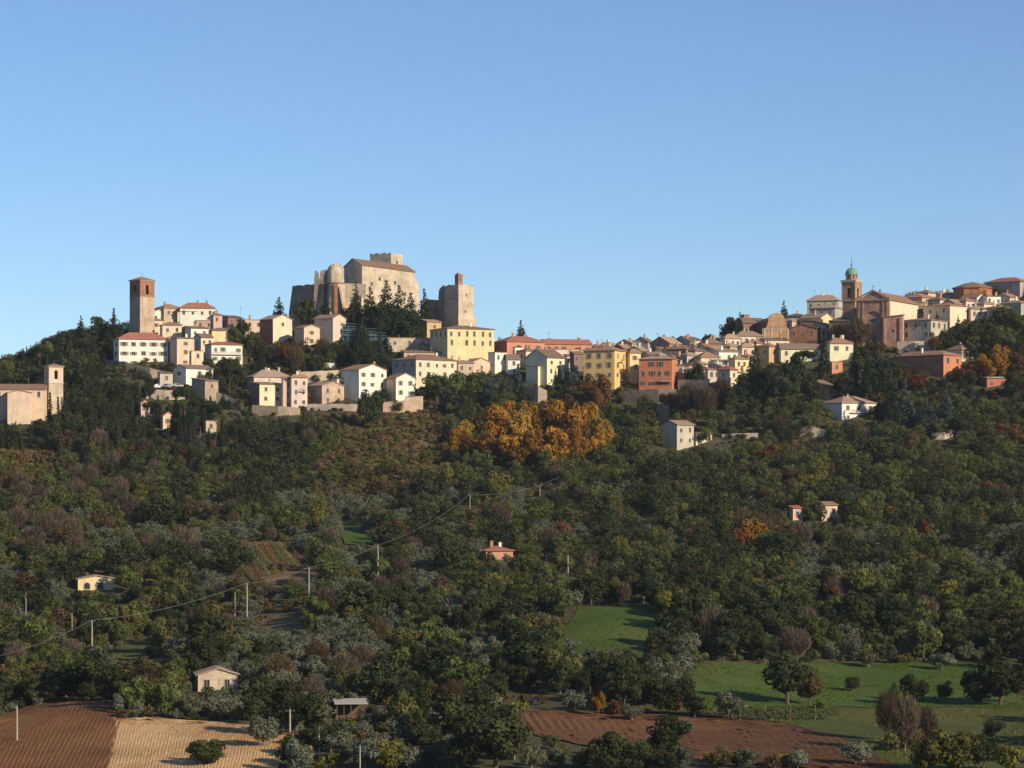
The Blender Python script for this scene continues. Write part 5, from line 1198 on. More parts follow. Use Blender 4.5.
# ------------------------------------------------------------------ singled-out trees in the fields
FT = [
('broad','dark',205,734,766,46,'round dark tree casting a shadow on the stubble field'),
('olive','olive',263,712,748,34,'olive tree at the right edge of the stubble field, upper one'),
('olive','olive',298,738,775,32,'olive tree at the right edge of the stubble field, lower one'),
('olive','dark',88,678,702,24,'small dark umbrella shaped tree at the top of the ploughed field'),
('olive','olive',118,690,715,18,'small grey olive at the corner of the ploughed field'),
('olive','olive',632,702,722,26,'olive tree on the upper edge of the bare brown field'),
('olive','olive',684,718,736,20,'small olive tree standing out on the bare brown field'),
('olive','olive',855,738,766,34,'olive tree at the right end of the bare brown field'),
('broad','brown',557,612,642,24,'pinkish brown tree at the left side of the green meadow'),
('olive','olive',571,636,654,20,'small olive by the meadow left edge, upper'),
('olive','olive',569,648,668,18,'small olive by the meadow left edge, lower'),
('olive','olive',536,648,664,18,'small grey olive left of the green meadow'),
('olive','olive',590,662,684,20,'olive just under the green meadow'),
('olive','olive',678,626,654,26,'olive at the right side of the green meadow'),
('olive','olive',868,648,668,26,'olive at the top of the right clearing, left one'),
('olive','olive',942,650,670,28,'olive at the top of the right clearing, right one'),
('broad','dark',915,672,706,32,'round dark tree alone in the right clearing'),
('broad','dark',945,678,702,18,'small dark tree right of the round one in the clearing'),
('bush','dark',893,682,700,14,'dark bush left of the round tree in the clearing'),
('broad','dark',1000,652,706,62,'large dark tree at the right edge of the clearing'),
('broad','dark',975,662,706,34,'dark tree closing the clearing on the right'),
('olive','dark',994,716,740,24,'small dark tree low at right near the edge'),
('bare','twig',905,694,752,30,'grey brown leafless tree at lower right'),
('bare','brown',888,688,742,26,'reddish leafless tree at lower right'),
('bush','brown',912,722,750,34,'brown bramble bush between the lower right trees'),
('bush','green',892,726,752,30,'green bush at the foot of the reddish leafless tree'),
('bare','twig',926,706,748,24,'thin grey leafless tree behind the lower right yellow green trees'),
('broad','yellowgreen',950,726,778,56,'yellow green tree at the lower right corner'),
('broad','yellowgreen',926,736,778,36,'smaller yellow green tree beside the lower right one'),
('broad','dark',984,736,778,34,'dark tree at the bottom right'),
('bush','yellowgreen',1010,744,774,34,'dull yellow green shrub at the bottom right corner'),
('broad','dark',788,646,705,60,'large dark tree left of the right clearing'),
('broad','brown',810,665,706,32,'brownish tree left of the right clearing'),
('olive','dark',852,674,692,20,'low dark bush at left of the right clearing'),
('broad','dark',495,700,775,80,'large very dark tree at the bottom centre'),
('broad','dark',470,714,776,50,'dark tree at bottom centre, left of the largest'),
('broad','dark',605,732,778,44,'dark tree below the bare brown field, left one'),
('broad','dark',635,738,778,40,'dark tree below the bare brown field, right one'),
('broad','dark',662,750,778,34,'low dark tree at the bottom edge of the bare field'),
('broad','yellowgreen',388,734,770,36,'yellow green tree at the bottom, left of the big dark trees'),
('broad','yellowgreen',430,652,690,42,'bright yellow green tree in the lower middle'),
('broad','orange',752,514,552,34,'dull orange tree in the middle of the right wood'),
('broad','rust',735,526,556,22,'small rusty tree left of the dull orange one'),
('tall','orange',890,504,526,15,'egg shaped orange tree in the right hand wood'),
('broad','red',926,518,545,16,'dark red tree right of the egg shaped orange tree'),
('broad','yellowgreen',855,494,528,32,'rounded yellow green tree in the right hand wood'),
('broad','orange',608,545,562,28,'low orange tree beside the utility poles'),
('broad','rust',558,520,545,30,'brown orange tree above the utility poles'),
('broad','yellowgreen',590,566,600,28,'yellow green tree above the green meadow'),
('broad','green',618,576,604,24,'small rounded green tree at the top of the meadow'),
('broad','rust',600,678,704,16,'rust coloured tree below the green meadow'),
('broad','orange',598,700-10,718,16,'orange vine like tree above the bare field'),
('broad','rust',615,696,716,18,'rust coloured bush on the bare field edge'),
('broad','rust',322,692,716,30,'rusty tree left of the open shed'),
('tall','brown',138,650,702,34,'tall pale brown tree behind the field corner'),
('broad','rust',178,664,694,26,'rust and green tree left of the field barn'),
('broad','rust',1018,668,704,20,'brown tree at the right edge'),
('broad','green',815,499,530,24,'round green tree between the two half hidden cottages'),
('bush','dark',806,514,528,12,'dark shrub below the pink cottage end'),
('bush','green',832,514,528,14,'green shrub before the brown roofed cottage wing'),
('bush','dark',489,551,565,15,'dark shrub hiding the left foot of the red roofed cottage'),
('bush','green',508,552,566,15,'green shrub hiding the right foot of the red roofed cottage'),
('bush','dark',207,683,700,22,'dark shrub in front of the field barn at left'),
('bush','green',228,682,700,22,'green shrub in front of the field barn at right'),
('bush','green',362,708,728,18,'green shrub at the right corner of the open shed'),
('broad','yellowgreen',318,492,530,26,'yellow green tree left of the small grass clearing'),
('broad','yellowgreen',448,460,486,14,'thin yellow tree on the dry slope'),
('broad','yellowgreen',498,466,500,30,'yellow green tree below the orange grove'),
]
for (shp, colr, px, top, base, wp, lab) in FT: ht(shp, colr, px, top, base, wp, lab, 'trees of the fields and woods')

# ------------------------------------------------------------------ woodland on the hillside
def in_field(px, r, m=0):
    for rr, L, Rr in FIELDS_BLOCK:
        if rr[0]-m <= r <= rr[-1]+m:
            if np.interp(r, rr, L)-m*2 < px < np.interp(r, rr, Rr)+m*2: return True
    return False
FIELDS_BLOCK = [FIELDS[i] for i in (0, 1, 2, 3, 4, 5, 8, 9, 10, 11)]
# what nearer trees must not hide: (x0,x1,y0,y1, foot row of that thing)
KEEP = [(530,640,714,737,738),(226,308,545,584,583),(458,610,410,452,470),(465,475,495,508,514),(535,545,486,497,499),(543,549,553,562,565),(564,571,555,575,580),(233,237,593,612,618),(70,74,613,630,636),(24,28,599,612,618),(287,292,710,736,741),(317,321,728,752,759),(655,714,420,447,451),(74,114,574,587,591),(195,238,668,686,692),(482,513,545,555,561),(790,804,504,515,521),(822,839,504,513,522),(574,664,608,655,667),(0,112,702,770,776),(110,285,722,770,776),(530,860,716,752,760),
        (850,980,664,700,708),(735,838,706,726,724),(690,745,668,695,708),(118,165,645,660,660),(262,315,618,630,634),(340,370,526,542,545),(226,302,545,582,588),(520,590,662,694,696),(334,368,698,722,719),(240,254,583,624,626),(372,384,546,584,588),(88,96,622,650,654),(305,313,570,598,602),(860,1000,704,722,724),(826,880,398,420,421),(320,450,408,470,470)]
TP = np.array([-50, 0, 38, 40, 64, 66, 98, 100, 140, 165, 190, 216, 243, 300, 307, 357, 383, 424, 426, 450, 541, 560, 600, 619, 676, 700, 735, 800, 815, 826, 880, 882, 930, 955, 1100], float)
TR = np.array([424, 424, 424, 412, 412, 395, 385, 375, 378, 400, 402, 406, 414, 416, 412, 412, 414, 414, 404, 402, 404, 400, 402, 405, 405, 398, 400, 402, 410, 419, 421, 402, 412, 412, 402], float)
from mathutils import noise as mnoise
def species(px, r):
    x = px*0.02; y = r*0.03; a = mnoise.noise(Vector((x*1.1, y*1.1, 3.3))); c = mnoise.noise(Vector((x*1.5, y*1.5, 9.1)))
    if r > 470 and not (px < 62 and r < 490) and not (345 < px < 450 and r < 500):
        if a > 0.22 and random.random() < 0.75: return ('broad', 'dark')
        if c > 0.2 and r > 495 and random.random() < 0.8: return ('olive', 'olive')
        if c < -0.2 and random.random() < 0.7: return random.choice([('broad','green'),('bush','yellowgreen'),('bush','green'),('bush','brown'),('tall','green'),('bush','drybrush'),('bare','twig')])
    u = random.random()
    def pick(*a):
        t = random.random()*sum(w_ for w_, *_ in a)
        for w_, s_, c_ in a:
            t -= w_
            if t <= 0: return s_, c_
        return a[-1][1:]
    if r < 452 and px < 320: return pick((5,'broad','dark'),(3,'conifer','dark'),(2.6,'cypress','conifer'),(2,'tall','dark'),(1,'broad','green'),(.5,'bare','twig'),(1,'umbrella','dark'))
    if 345 < px < 450 and r < 462: return pick((6,'bush','drybrush'),(1.5,'bush','yellowgreen'),(1,'bush','green'),(1,'bush','brown'))
    if 300 < px < 455 and r < 505: return pick((3,'bush','drybrush'),(3,'bush','brown'),(3,'bush','yellowgreen'),(3,'bush','green'),(2,'broad','green'),(1,'broad','brown'))
    if px < 62 and 445 < r < 490: return pick((4,'bush','drybrush'),(2,'bush','yellowgreen'),(2,'bush','green'))
    if 455 < px < 620 and r < 500: return pick((3,'bush','yellowgreen'),(3,'broad','green'),(2,'bush','brown'),(2,'broad','dark'))
    if 250 < px < 430 and 500 < r < 548: return pick((7,'olive','olive'),(2,'broad','green'),(1,'bush','green'))
    if 90 < px < 240 and 540 < r < 575: return pick((6,'olive','olive'),(3,'broad','green'),(.6,'bare','twig'))
    if px < 230 and r < 640: return pick((5,'broad','green'),(1.2,'bare','twig'),(1.6,'broad','brown'),(1.5,'bush','brown'),(4,'broad','dark'),(1.5,'bush','yellowgreen'),(.15,'broad','rust'),(1.5,'olive','olive'))
    if 800 < px and 550 < r < 590: return pick((6,'olive','olive'),(2,'bush','yellowgreen'),(1.4,'bush','rust'),(2,'broad','green'))
    if 260 < px < 520 and 640 < r < 720: return pick((6,'olive','olive'),(1.5,'broad','green'),(.5,'bare','brown'),(.3,'broad','rust'),(1,'bush','yellowgreen'),(1,'bush','brown'))
    if 570 < px < 720 and 640 < r < 712: return pick((7,'olive','olive'),(1.5,'bush','green'),(1,'broad','dark'))
    if px > 180 and 700 < r: return pick((5,'olive','olive'),(3,'broad','dark'),(1,'bush','yellowgreen'),(1,'bush','brown'))
    if 150 < px < 450 and r < 640: return pick((6,'broad','dark'),(4,'broad','green'),(.4,'bare','twig'),(.6,'broad','brown'),(1,'olive','olive'),(.1,'broad','rust'),(.5,'bush','brown'))
    return pick((6,'broad','dark'),(8,'broad','green'),(.5,'tall','green'),(.8,'broad','brown'),(.2,'bare','twig'),(.1,'broad','rust'),(.8,'broad','yellowgreen'),(1.5,'olive','olive'),(.8,'bush','yellowgreen'))
def zone(px, r):
    if r < 505:
        if px < 150: return 'on the upper left slope below the church and white house'
        if px < 300: return 'in the wood below the old stone house and pale yellow house'
        if px < 455: return 'on the dry open slope below the stone bastion wall'
        if px < 640: return 'around the lower edge of the orange grove'
        if px < 790: return 'on the slope around and below the solitary farmhouse'
        return 'in the dark wood below the lone white villa'
    if r < 605:
        if px < 215: return 'around the small yellow cottage on the left slope'
        if px < 440: return 'around the slanting vine rows left of centre'
        if px < 680: return 'in the central wood around the red roofed cottage'
        return 'in the right hand wood around the half hidden cottages'
    if px < 260: return 'behind the ploughed field at lower left'
    if px < 540: return 'around the open shed in the lower middle'
    if px < 690: return 'around the green meadow'
    return 'in the wood and clearings at lower right'
CN = {'green': 'mid green', 'dark': 'dark green', 'olive': 'silvery grey green', 'yellowgreen': 'yellow green', 'orange': 'orange', 'rust': 'rusty red', 'red': 'red', 'brown': 'dull brown', 'drybrush': 'dry reddish tan', 'gold': 'golden yellow', 'twig': 'greyish', 'conifer': 'blackish green', 'bluefir': 'blue grey'}
SN = {'broad': 'round crowned broadleaf tree', 'tall': 'tall broadleaf tree', 'olive': 'olive tree', 'conifer': 'conifer', 'cypress': 'narrow cypress', 'umbrella': 'flat topped pine', 'bare': 'leafless tree', 'bush': 'low shrub'}
SZ = {'broad': (5.2, 9.2), 'tall': (7, 10), 'olive': (3.6, 5.2), 'conifer': (7, 11), 'cypress': (7, 11), 'umbrella': (8, 11), 'bare': (5, 8), 'bush': (1.8, 3.2)}
cand = []
cell = {}
def far_enough(x, y, d):
    i, j = int(x//8), int(y//8)
    for a in range(i-1, i+2):
        for b in range(j-1, j+2):
            for (p, q, e) in cell.get((a, b), ()):
                if (p-x)**2 + (q-y)**2 < ((d+e)/2)**2: return False
    return True
def in_foot(x, y, m=1.5):
    for (X, Y, a, W, D) in FOOT:
        dx, dy = x-X, y-Y; u = dx*math.cos(a)+dy*math.sin(a); v = -dx*math.sin(a)+dy*math.cos(a)
        if -m < u < W+m and -m < v < D+m: return True
    return False
WX = np.array([0, 46, 92, 170, 247, 309, 378, 425, 470, 505, 540, 585, 628], float); WR = np.array([655, 641, 621, 606, 584, 569, 547, 527, 497, 495, 487, 470, 443], float)
for px, r in [(73,452),(84,463),(95,449),(104,470),(118,456),(131,467),(143,451),(152,474),(168,459),(190,466),(209,471),(222,456),(236,469),(112,487),(88,486),(60,468),(246,452),(176,480)]:
    Y = inv(px, r); h = random.uniform(9.5, 13); cand.append(('cypress', 'conifer', (px-512)/F*Y, Y, h, h*0.2, px, r, F/Y)); cell.setdefault((int((px-512)/F*Y//8), int(Y//8)), []).append(((px-512)/F*Y, Y, 2.5))
tries = 0
while tries < 82000:
    tries += 1
    Y = random.uniform(384, 1066); px = random.uniform(-190, 1215); x = (px-512)/F*Y; z = zt(x, Y); r = HR - F*z/Y
    if Y > 930 and 600 < px < 880 and random.random() < 0.7: continue
    if Y > 1035 and 108 < px < 895: continue
    town = r < np.interp(px, TP, TR)+2 and not (px < 100)
    if in_field(px, r, 1): continue
    shp, colr = species(px, r)
    if town: shp, colr = random.choice([('broad','dark'),('broad','green'),('bush','green'),('bush','dark'),('broad','dark'),('conifer','conifer'),('bush','brown')] + ([('broad','rust'),('broad','brown')] if px > 880 or px < 320 else []))
    h0, h1 = SZ[shp]; h = random.uniform(h0, h1)*(1.0 if shp == 'bush' or random.random() > .25 else 0.75); wd = h*NOM[shp][1]/NOM[shp][0]*random.uniform(0.85, 1.2)
    if shp == 'broad' and colr == 'dark' and not town and Y < 880: k_ = random.uniform(0.85, 1.4); h *= k_; wd *= k_*1.05
    if town: h *= random.uniform(0.45, 0.85); wd *= 0.7
    d = wd*0.74
    if not far_enough(x, Y, d): continue
    s = F/Y; top = r - h*s; hw = wd*s*0.45
    ok = True
    for (x0, x1, y0, y1, foot) in KEEP:
        if r > foot-1 and px+hw > x0 and px-hw < x1 and top < y1 and r > y0:
            if (y1-top) > 0.25*(y1-y0) or top < y0: ok = False; break
    if not ok: continue
    for (x0, x1, e0, b0, yb) in BOX:
        if yb > Y and px+hw > x0 and px-hw < x1 and top < b0 - 0.22*(b0-e0): ok = False; break
    if not ok:
        continue
    if px < 110 and Y > 900 and top < np.interp(px, [0, 30, 60, 100, 110], [359, 344, 330, 321, 320]): continue
    wr = np.interp(px, WX, WR)
    if px < 632 and r > wr + np.interp(px, [0, 380, 440, 640], [26, 28, 16, 10]) and top < wr+1.5: continue
    if in_foot(x, Y): continue
    cell.setdefault((int(x//8), int(Y//8)), []).append((x, Y, d))
    cand.append((shp, colr, x, Y, h, wd, px, r, s))
LMK = [(20,400,'the church at the left edge'),(138,362,'the long white house'),(172,395,'the car park terrace'),(203,395,'the old stone house'),(265,400,'the pale yellow house'),(325,400,'the pinkish stone house'),(371,405,'the round tree before the white gabled house'),(403,408,'the stone bastion wall'),(462,395,'the umbrella shaped trees'),(505,395,'the blue grey conifers'),(530,430,'the middle of the orange grove'),(605,430,'the right end of the orange grove'),(460,430,'the left end of the orange grove'),(648,398,'the tall grey retaining wall'),(680,440,'the solitary farmhouse'),(705,440,'the roofless ruin'),(735,400,'the lowest cream corner house'),(770,395,'the tall dark cedars'),(824,370,'the tall cypress'),(855,412,'the white villa'),(812,432,'the short tan ruined wall'),(925,420,'the blue grey firs'),(945,436,'the small pale wall at right'),(1004,435,'the red tree at right'),(30,465,'the dry grass slope at left'),(95,583,'the small yellow cottage'),(262,565,'the slanting vine rows'),(352,533,'the small grass clearing'),(318,510,'the yellow green tree left of the small clearing'),(385,440,'the dry grass slope below the bastion wall'),(247,605,'the tallest pole'),(309,585,'the pole below the vine rows'),(378,566,'the slim middle pole'),(470,505,'the small pole below the orange grove'),(498,553,'the red roofed cottage'),(557,565,'the pair of poles by the low orange tree'),(752,533,'the dull orange tree'),(797,515,'the pink cottage end'),(830,513,'the brown roofed cottage wing'),(855,511,'the rounded yellow green tree'),(890,515,'the egg shaped orange tree'),(910,583,'the dry terraces at right'),(615,630,'the green meadow'),(557,627,'the pinkish brown tree by the meadow'),(92,636,'the pole by the brown clearing'),(140,650,'the brown clearing'),(60,705,'the top of the ploughed field'),(216,680,'the field barn'),(205,750,'the round tree on the stubble field'),(280,625,'the bare clearing behind the tallest pole'),(350,712,'the open shed'),(398,711,'the pale wooden fence'),(430,671,'the bright yellow green tree'),(305,750,'the three poles by the stubble field'),(495,738,'the largest tree at bottom centre'),(550,680,'the lower vine plot'),(640,715,'the upper edge of the bare field'),(788,680,'the large dark tree left of the clearing'),(787,722,'the staked vine row'),(915,690,'the round tree in the right clearing'),(975,690,'the trees closing the clearing'),(895,725,'the leafless trees at lower right'),(950,750,'the yellow green tree at lower right'),(980,335,'the tall cream block'),(1000,365,'the orange tree at right'),(930,368,'the long red house'),(85,330,'the left skyline conifers'),(300,350,'the gabled houses under the castle'),(370,350,'the scaffolding'),(470,370,'the yellow palace')]
def place(px, r):
    best = min(LMK, key=lambda m: (px-m[0])**2 + ((r-m[1])*1.5)**2)
    dx, dy = px-best[0], (r-best[1])*1.5; d = math.hypot(dx, dy)
    rel = ('right of' if dx > 0 else 'left of') if abs(dx) > abs(dy) else ('below' if dy > 0 else 'above')
    if d < 14: rel = 'close beside'
    elif d > 40: rel = 'well ' + rel
    return rel, best[2]
SHORT = {'broad': 'broadleaf tree', 'tall': 'tall broadleaf tree', 'olive': 'olive tree', 'conifer': 'conifer', 'cypress': 'cypress', 'umbrella': 'flat topped pine', 'bare': 'leafless tree', 'bush': 'shrub'}
byname = {}
for cnd in cand:
    nm = TN[cnd[0]] if not (cnd[1] in ('orange', 'rust', 'red') and cnd[0] == 'broad') else 'autumn_tree'
    if cnd[0] == 'broad' and nm != 'autumn_tree': nm = {'dark': 'dark_broadleaf_tree', 'green': 'broadleaf_tree'}.get(cnd[1], 'broadleaf_tree')
    byname.setdefault(nm, []).append(cnd)
def bulk(name, items, label, cat, group):
    Vs, rs, cs = [], [], []
    for (shp, colr, x, Y, h, wd, *_ ) in items:
        V, r = RAW[shp, random.randrange(NV[shp])]; H, Wn = NOM[shp]
        a = random.uniform(0, 6.28); ca, sa = math.cos(a), math.sin(a)
        Q = V*np.array([wd/Wn, wd/Wn, h/H]); Q = np.stack([Q[..., 0]*ca-Q[..., 1]*sa, Q[..., 0]*sa+Q[..., 1]*ca, Q[..., 2]], -1) + np.array([x, Y, zt(x, Y)-0.15])
        sub = slice(None) if len(V) < 600 else slice(0, None, 2) if Y > 1 and shp != 'bare' and len(items) > 1500 else slice(None)
        Vs.append(Q[sub].astype(np.float32)); b = random.random(); rs.append(r[sub]*0.7 + 0.3*b); cs.append(np.full(len(Q[sub]), CI[colr]))
    V = np.concatenate(Vs); n = len(V)
    me = mesh_np(name, V.reshape(-1, 3), np.arange(n*4).reshape(-1, 4), [LM[k] for k in CI], np.concatenate(cs))
    at = me.attributes.new('rnd', 'FLOAT', 'FACE'); at.data.foreach_set('value', np.concatenate(rs).astype(np.float32))
    o = link(name, me); tag(o, label, cat, group, 'stuff'); print('STUFF', name, len(items), n); return o
CI = {k: i for i, k in enumerate(LM)}
rest = []; IND = {}
def inframe(cn): return -5 < cn[6] < 1029 and cn[7] - cn[4]*cn[8] < 768
for nm, items in byname.items():
    lim = 290 if nm not in ('broadleaf_tree', 'dark_broadleaf_tree', 'olive_tree', 'autumn_tree') else (240 if nm != 'autumn_tree' else 200)
    items.sort(key=lambda q: (not inframe(q), q[3]))
    print('KIND', nm, len(items))
    rest += [q for q in items if not inframe(q)]; items = [q for q in items if inframe(q)]
    for q in items[:lim]:
        shp, colr, x, Y, h, wd, px, r, s = q
        lo, hi = SZ[shp]; size = 'small' if h < lo+(hi-lo)*0.33 else ('large' if h > lo+(hi-lo)*0.7 else 'medium')
        rel, lm = place(px, r)
        IND.setdefault((size, colr, shp, rel, lm), []).append(q + (nm,))
    rest += items[lim:]
for (size, colr, shp, rel, lm), qs in IND.items():
    qs.sort(key=lambda q: q[6]); n = len(qs)
    for k, q in enumerate(qs):
        body = f"{size} {CN[colr]} {SHORT[shp]} {rel} {lm}"; g = f"{SHORT[shp]}s near {lm}"
        if n == 2: body += [', left one', ', right one'][k]
        elif n == 3: body += [', leftmost one', ', middle one', ', rightmost one'][k]
        elif 3 < n <= 22: body = f"{ORD[k]} from left, " + body
        for x_, y_ in (('medium ', ''), ('mid green', 'green'), ('silvery grey green', 'silvery'), ('blackish green', 'blackish'), (' one', ''), ('tall broadleaf', 'broadleaf'), ('dull ', ''), ('before the', 'before'), (' of the', ' of'), ('below the', 'below'), ('above the', 'above'), ('broadleaf ', ''), ('beside the', 'beside')):
            if len(body.split()) > 16: body = body.replace(x_, y_)
        tree(shp, colr, q[2], q[3], q[4], q[5], body, g, parts=(q[4]*q[8] > 26), name=q[-1])
if rest: bulk('far_woodland', rest, 'dense mixed green woodland filling the hillside between the single trees', 'woodland', 'woodland')
# undergrowth
ug = []
for _ in range(14500):
    Y = random.uniform(400, 1045) if _ < 9000 else random.uniform(885, 1045); px = random.uniform(-190, 1215); x = (px-512)/F*Y; r = HR - F*zt(x, Y)/Y
    if in_field(px, r, 0) or in_foot(x, Y, 2.5): continue
    big = 1.0 if Y < 900 else 0.75
    h = random.uniform(0.8, 2.2)*big
    if any(x0-3 < px < x1+3 and r > ft-1 and r - h*F/Y < y1 and r > y0 for x0, x1, y0, y1, ft in KEEP): 
        if not (320 < px < 455 and r < 500): continue
    if r > 690 and random.random() < 0.5: continue
    dry = (300 < px < 455 and r < 505) or (px < 62 and 440 < r < 490)
    colr = random.choice(['brown', 'drybrush', 'yellowgreen', 'drybrush', 'brown']) if dry else random.choice(['green', 'dark', 'green', 'brown', 'green', 'dark', 'olive'])
    ug.append(('bush', colr, x, Y, h, h*random.uniform(1.2, 1.8)))
bulk('undergrowth', ug, 'tangled low undergrowth and brambles covering the hillside', 'undergrowth', 'undergrowth')

def tufts(name, fi, n, colr, hh, label):
    n *= 5; rn = np.random.default_rng(fi+50); P = []
    for rr_, L_, R_ in [FIELDS[i] for i in fi] if isinstance(fi, tuple) else [FIELDS[fi]]:
        for _ in range(n):
            Yt = random.uniform(384, 700); px = random.uniform(-10, 1035); x = (px-512)/F*Yt; z = zt(x, Yt); r = HR-F*z/Yt
            if rr_[0]+0.5 < r < rr_[-1] and np.interp(r, rr_, L_) < px < np.interp(r, rr_, R_) and mnoise.noise(Vector((x*0.09, Yt*0.09, fi*1.7))) > -0.12: P.append((x, Yt, z+0.1))
    P = np.array(P); k = len(P)
    if not k: return
    P = np.repeat(P, 3, 0) + rn.normal(size=(k*3, 3))*np.array([.25, .25, 0]); m_ = len(P)
    up = np.tile([0, 0, 1.0], (m_, 1)) + 0.35*rn.normal(size=(m_, 3)); sd = np.cross(up, rn.normal(size=(m_, 3))); sd /= np.linalg.norm(sd, axis=1)[:, None]
    h = (hh*rn.uniform(.5, 1.3, m_))[:, None]; w_ = (0.1*rn.uniform(.6, 1.4, m_))[:, None]
    V = np.stack([P-sd*w_, P+sd*w_, P+up*h+sd*w_*.5, P+up*h-sd*w_*.5], 1)
    o = link(name, crown_mesh(name, (V, rn.random(m_)), LM[colr])); tag(o, label, 'grass', None, 'stuff')
tufts('meadow_grass', 3, 9000, 'grass', 0.15, 'short green grass of the small central meadow')
tufts('meadow_grass', 4, 14000, 'grass', 0.15, 'green grass of the clearing at lower right')
tufts('rough_grass', 5, 16000, 'drygrass', 0.18, 'rough yellowish grass around the bare brown field')
tufts('stubble', 1, 20000, 'straw', 0.09, 'pale dry straw stubble standing on the tan field')
# ------------------------------------------------------------------ vines
def vine_row(p0, p1, h, colr, label, group, posts=True):
    P0 = G3(*p0); P1 = G3(*p1); d = P1-P0; n = max(2, int(d.length/1.0))
    root = empty('vine_row', P0); tag(root, label, 'vine row', group)
    cs, rr_ = [], []; b = MB(); pst = []
    for i in range(n+1):
        t = i/n; x = P0.x+d.x*t; y = P0.y+d.y*t; z = zt(x, y)
        cs.append(np.array([x-P0.x+random.uniform(-.15, .15), y-P0.y+random.uniform(-.15, .15), z-P0.z+h*0.6])); rr_.append(h*0.42*random.uniform(.75, 1.15))
        if i % 4 == 0: pst.append((x-P0.x, y-P0.y, z-P0.z))
    rn = np.random.default_rng(int(p0[0]*7+p0[1]))
    link('foliage', crown_mesh('foliage', clumps(cs, rr_, 60, 0.16, rn, 0.9), LM[colr]), root)
    b.tube((0, 0, -.3), (0, 0, h*1.12), 0.06, 0.06, 5); me = b.mesh('post', [MATS['barkpale']])
    for p_ in pst: link('post', me, root, p_)
G1 = 'vine rows on the slanting plot'

for i in range(9):
    x0 = 230+i*8.2; vine_row((x0, 546), (x0+22, 581-i*1.6), 1.3, ['yellowgreen', 'rust', 'green'][i % 3], f'{ORD[i]} steep vine row from the left on the slanting plot left of centre', G1)
for i in range(7):
    vine_row((516+i*1, 664+i*4.6), (578+i*3, 672+i*3.6+2), 1.3, ['dark', 'green', 'rust'][i % 3], f'{ORD[i]} low vine row from the top in the small plot left below the meadow', 'vine rows of the lower plot')
vine_row((560, 702), (700, 706), 1.6, 'yellowgreen', 'yellowing vine row above the bare brown field, left one', 'vine rows above the bare field')
vine_row((690, 714), (742, 718), 1.5, 'green', 'green vine row above the bare brown field, middle one', 'vine rows above the bare field')
vine_row((740, 722), (834, 722), 2.3, 'dark', 'dark staked vine row above the bare brown field, right one', 'vine rows above the bare field')

# ------------------------------------------------------------------ poles and wires
POLES = [(247,583,626),(309,567,602),(378,545,587),(92,620,653),(72,613,636),(26,598,618),(17,706,742),(470,494,514),(540,485,499),(546,553,565),(568,555,580),(235,592,618),(290,709,741),(319,727,759),(360,745,776),(610,538,552),(934,421,434),(126,560,574)]
PL = {}
pm = MB(); pm.tube((0,0,-1),(0,0,1),0.17,0.10,8)
heads = MB(); heads.box(-0.7, 0.7, -0.06, 0.06, -0.35, -0.2)
for q in (-.6, 0, .6): heads.tube((q, 0, -.2), (q, 0, 0.05), .05, .04, 6)
pmesh = None
for (px, t, b_) in POLES:
    Y = inv(px, b_); s = F/Y; x = (px-512)/s; h = (b_-t)/s
    r = empty('utility_pole', (x, Y, (HR-b_)/s)); 
    near = {247:'tallest pale utility pole left of centre beside the bare clearing',309:'utility pole right below the slanting vine rows',378:'slim pale utility pole rising from the wood in the middle',92:'utility pole left of the brown clearing',72:'thin pole just left behind the pole by the brown clearing',26:'thin pole near the left edge of the slope',17:'lone pole standing on the ploughed field',470:'small pole carrying wires below the orange grove',540:'small pole under the orange grove, right one on the line',546:'thin dark pole, left of the pair by the low orange tree',568:'pale pole, right of the pair by the low orange tree',235:'thin grey pole just left of the tallest pole',290:'pole between olives right of the stubble field, left one',319:'pole between olives right of the stubble field, middle one',360:'pole between olives near the bottom edge, right one',610:'thin pole above the low orange tree',934:'small pole on the pale wall at right',126:'short thin pole above the yellow cottage'}[px]
    tag(r, near, 'utility pole', 'utility poles on the hillside')
    rad = 0.16 if px in (247, 309, 378, 92, 568, 17, 290, 319) else 0.11
    q = MB(); q.tube((0,0,-1),(0,0,h),rad,rad*0.65,8); q.build('pole', MATS['pole_wood'], r)
    if px not in (17, 26, 126, 235, 72): o = heads.build('crossarm', MATS['iron'], r); o.location = (0, 0, h)
    PL[px] = Vector((x, Y, (HR-b_)/s+h))
def wire(A, B, sag, label, r=0.022):
    b = MB(); n = 16; pts = [A.lerp(B, i/n) - Vector((0, 0, sag*4*(i/n)*(1-i/n))) - A for i in range(n+1)]
    for p, q in zip(pts, pts[1:]): b.tube(p, q, r, r, 5, 0, False)
    o = b.build('power_line', MATS['wire']); o.location = A; tag(o, label, 'power line', 'power lines between the poles')
E0 = Vector(((-30-512)/F*470, 470, (HR-662)/F*470))
E1 = Vector(((628-512)/F*880, 880, (HR-441)/F*880))
E2 = Vector(((-30-512)/F*600, 600, (HR-608)/F*600))
wire(E0, PL[92], 1.0, 'wire from the left edge to the pole by the brown clearing')
wire(PL[92], PL[247], 1.2, 'wire from the pole by the brown clearing to the tallest pole')
wire(PL[247], PL[309], .8, 'wire from the tallest pole to the pole below the vine rows')
wire(PL[309], PL[378], .8, 'wire from the pole below the vine rows to the slim middle pole')
wire(PL[378], PL[470], 1.5, 'wire from the slim middle pole to the pole below the orange grove')
wire(PL[470], PL[540], 1.0, 'wire between the two small poles under the orange grove')
wire(PL[540], E1, .8, 'wire climbing right from the last small pole past the orange grove')
wire(E2, PL[72], .8, 'thin wire from the left edge to the thin pole')
wire(PL[546], PL[568], .5, 'thin wire between the pair of poles by the low orange tree')
def aerial(house_label, px_, label): pass

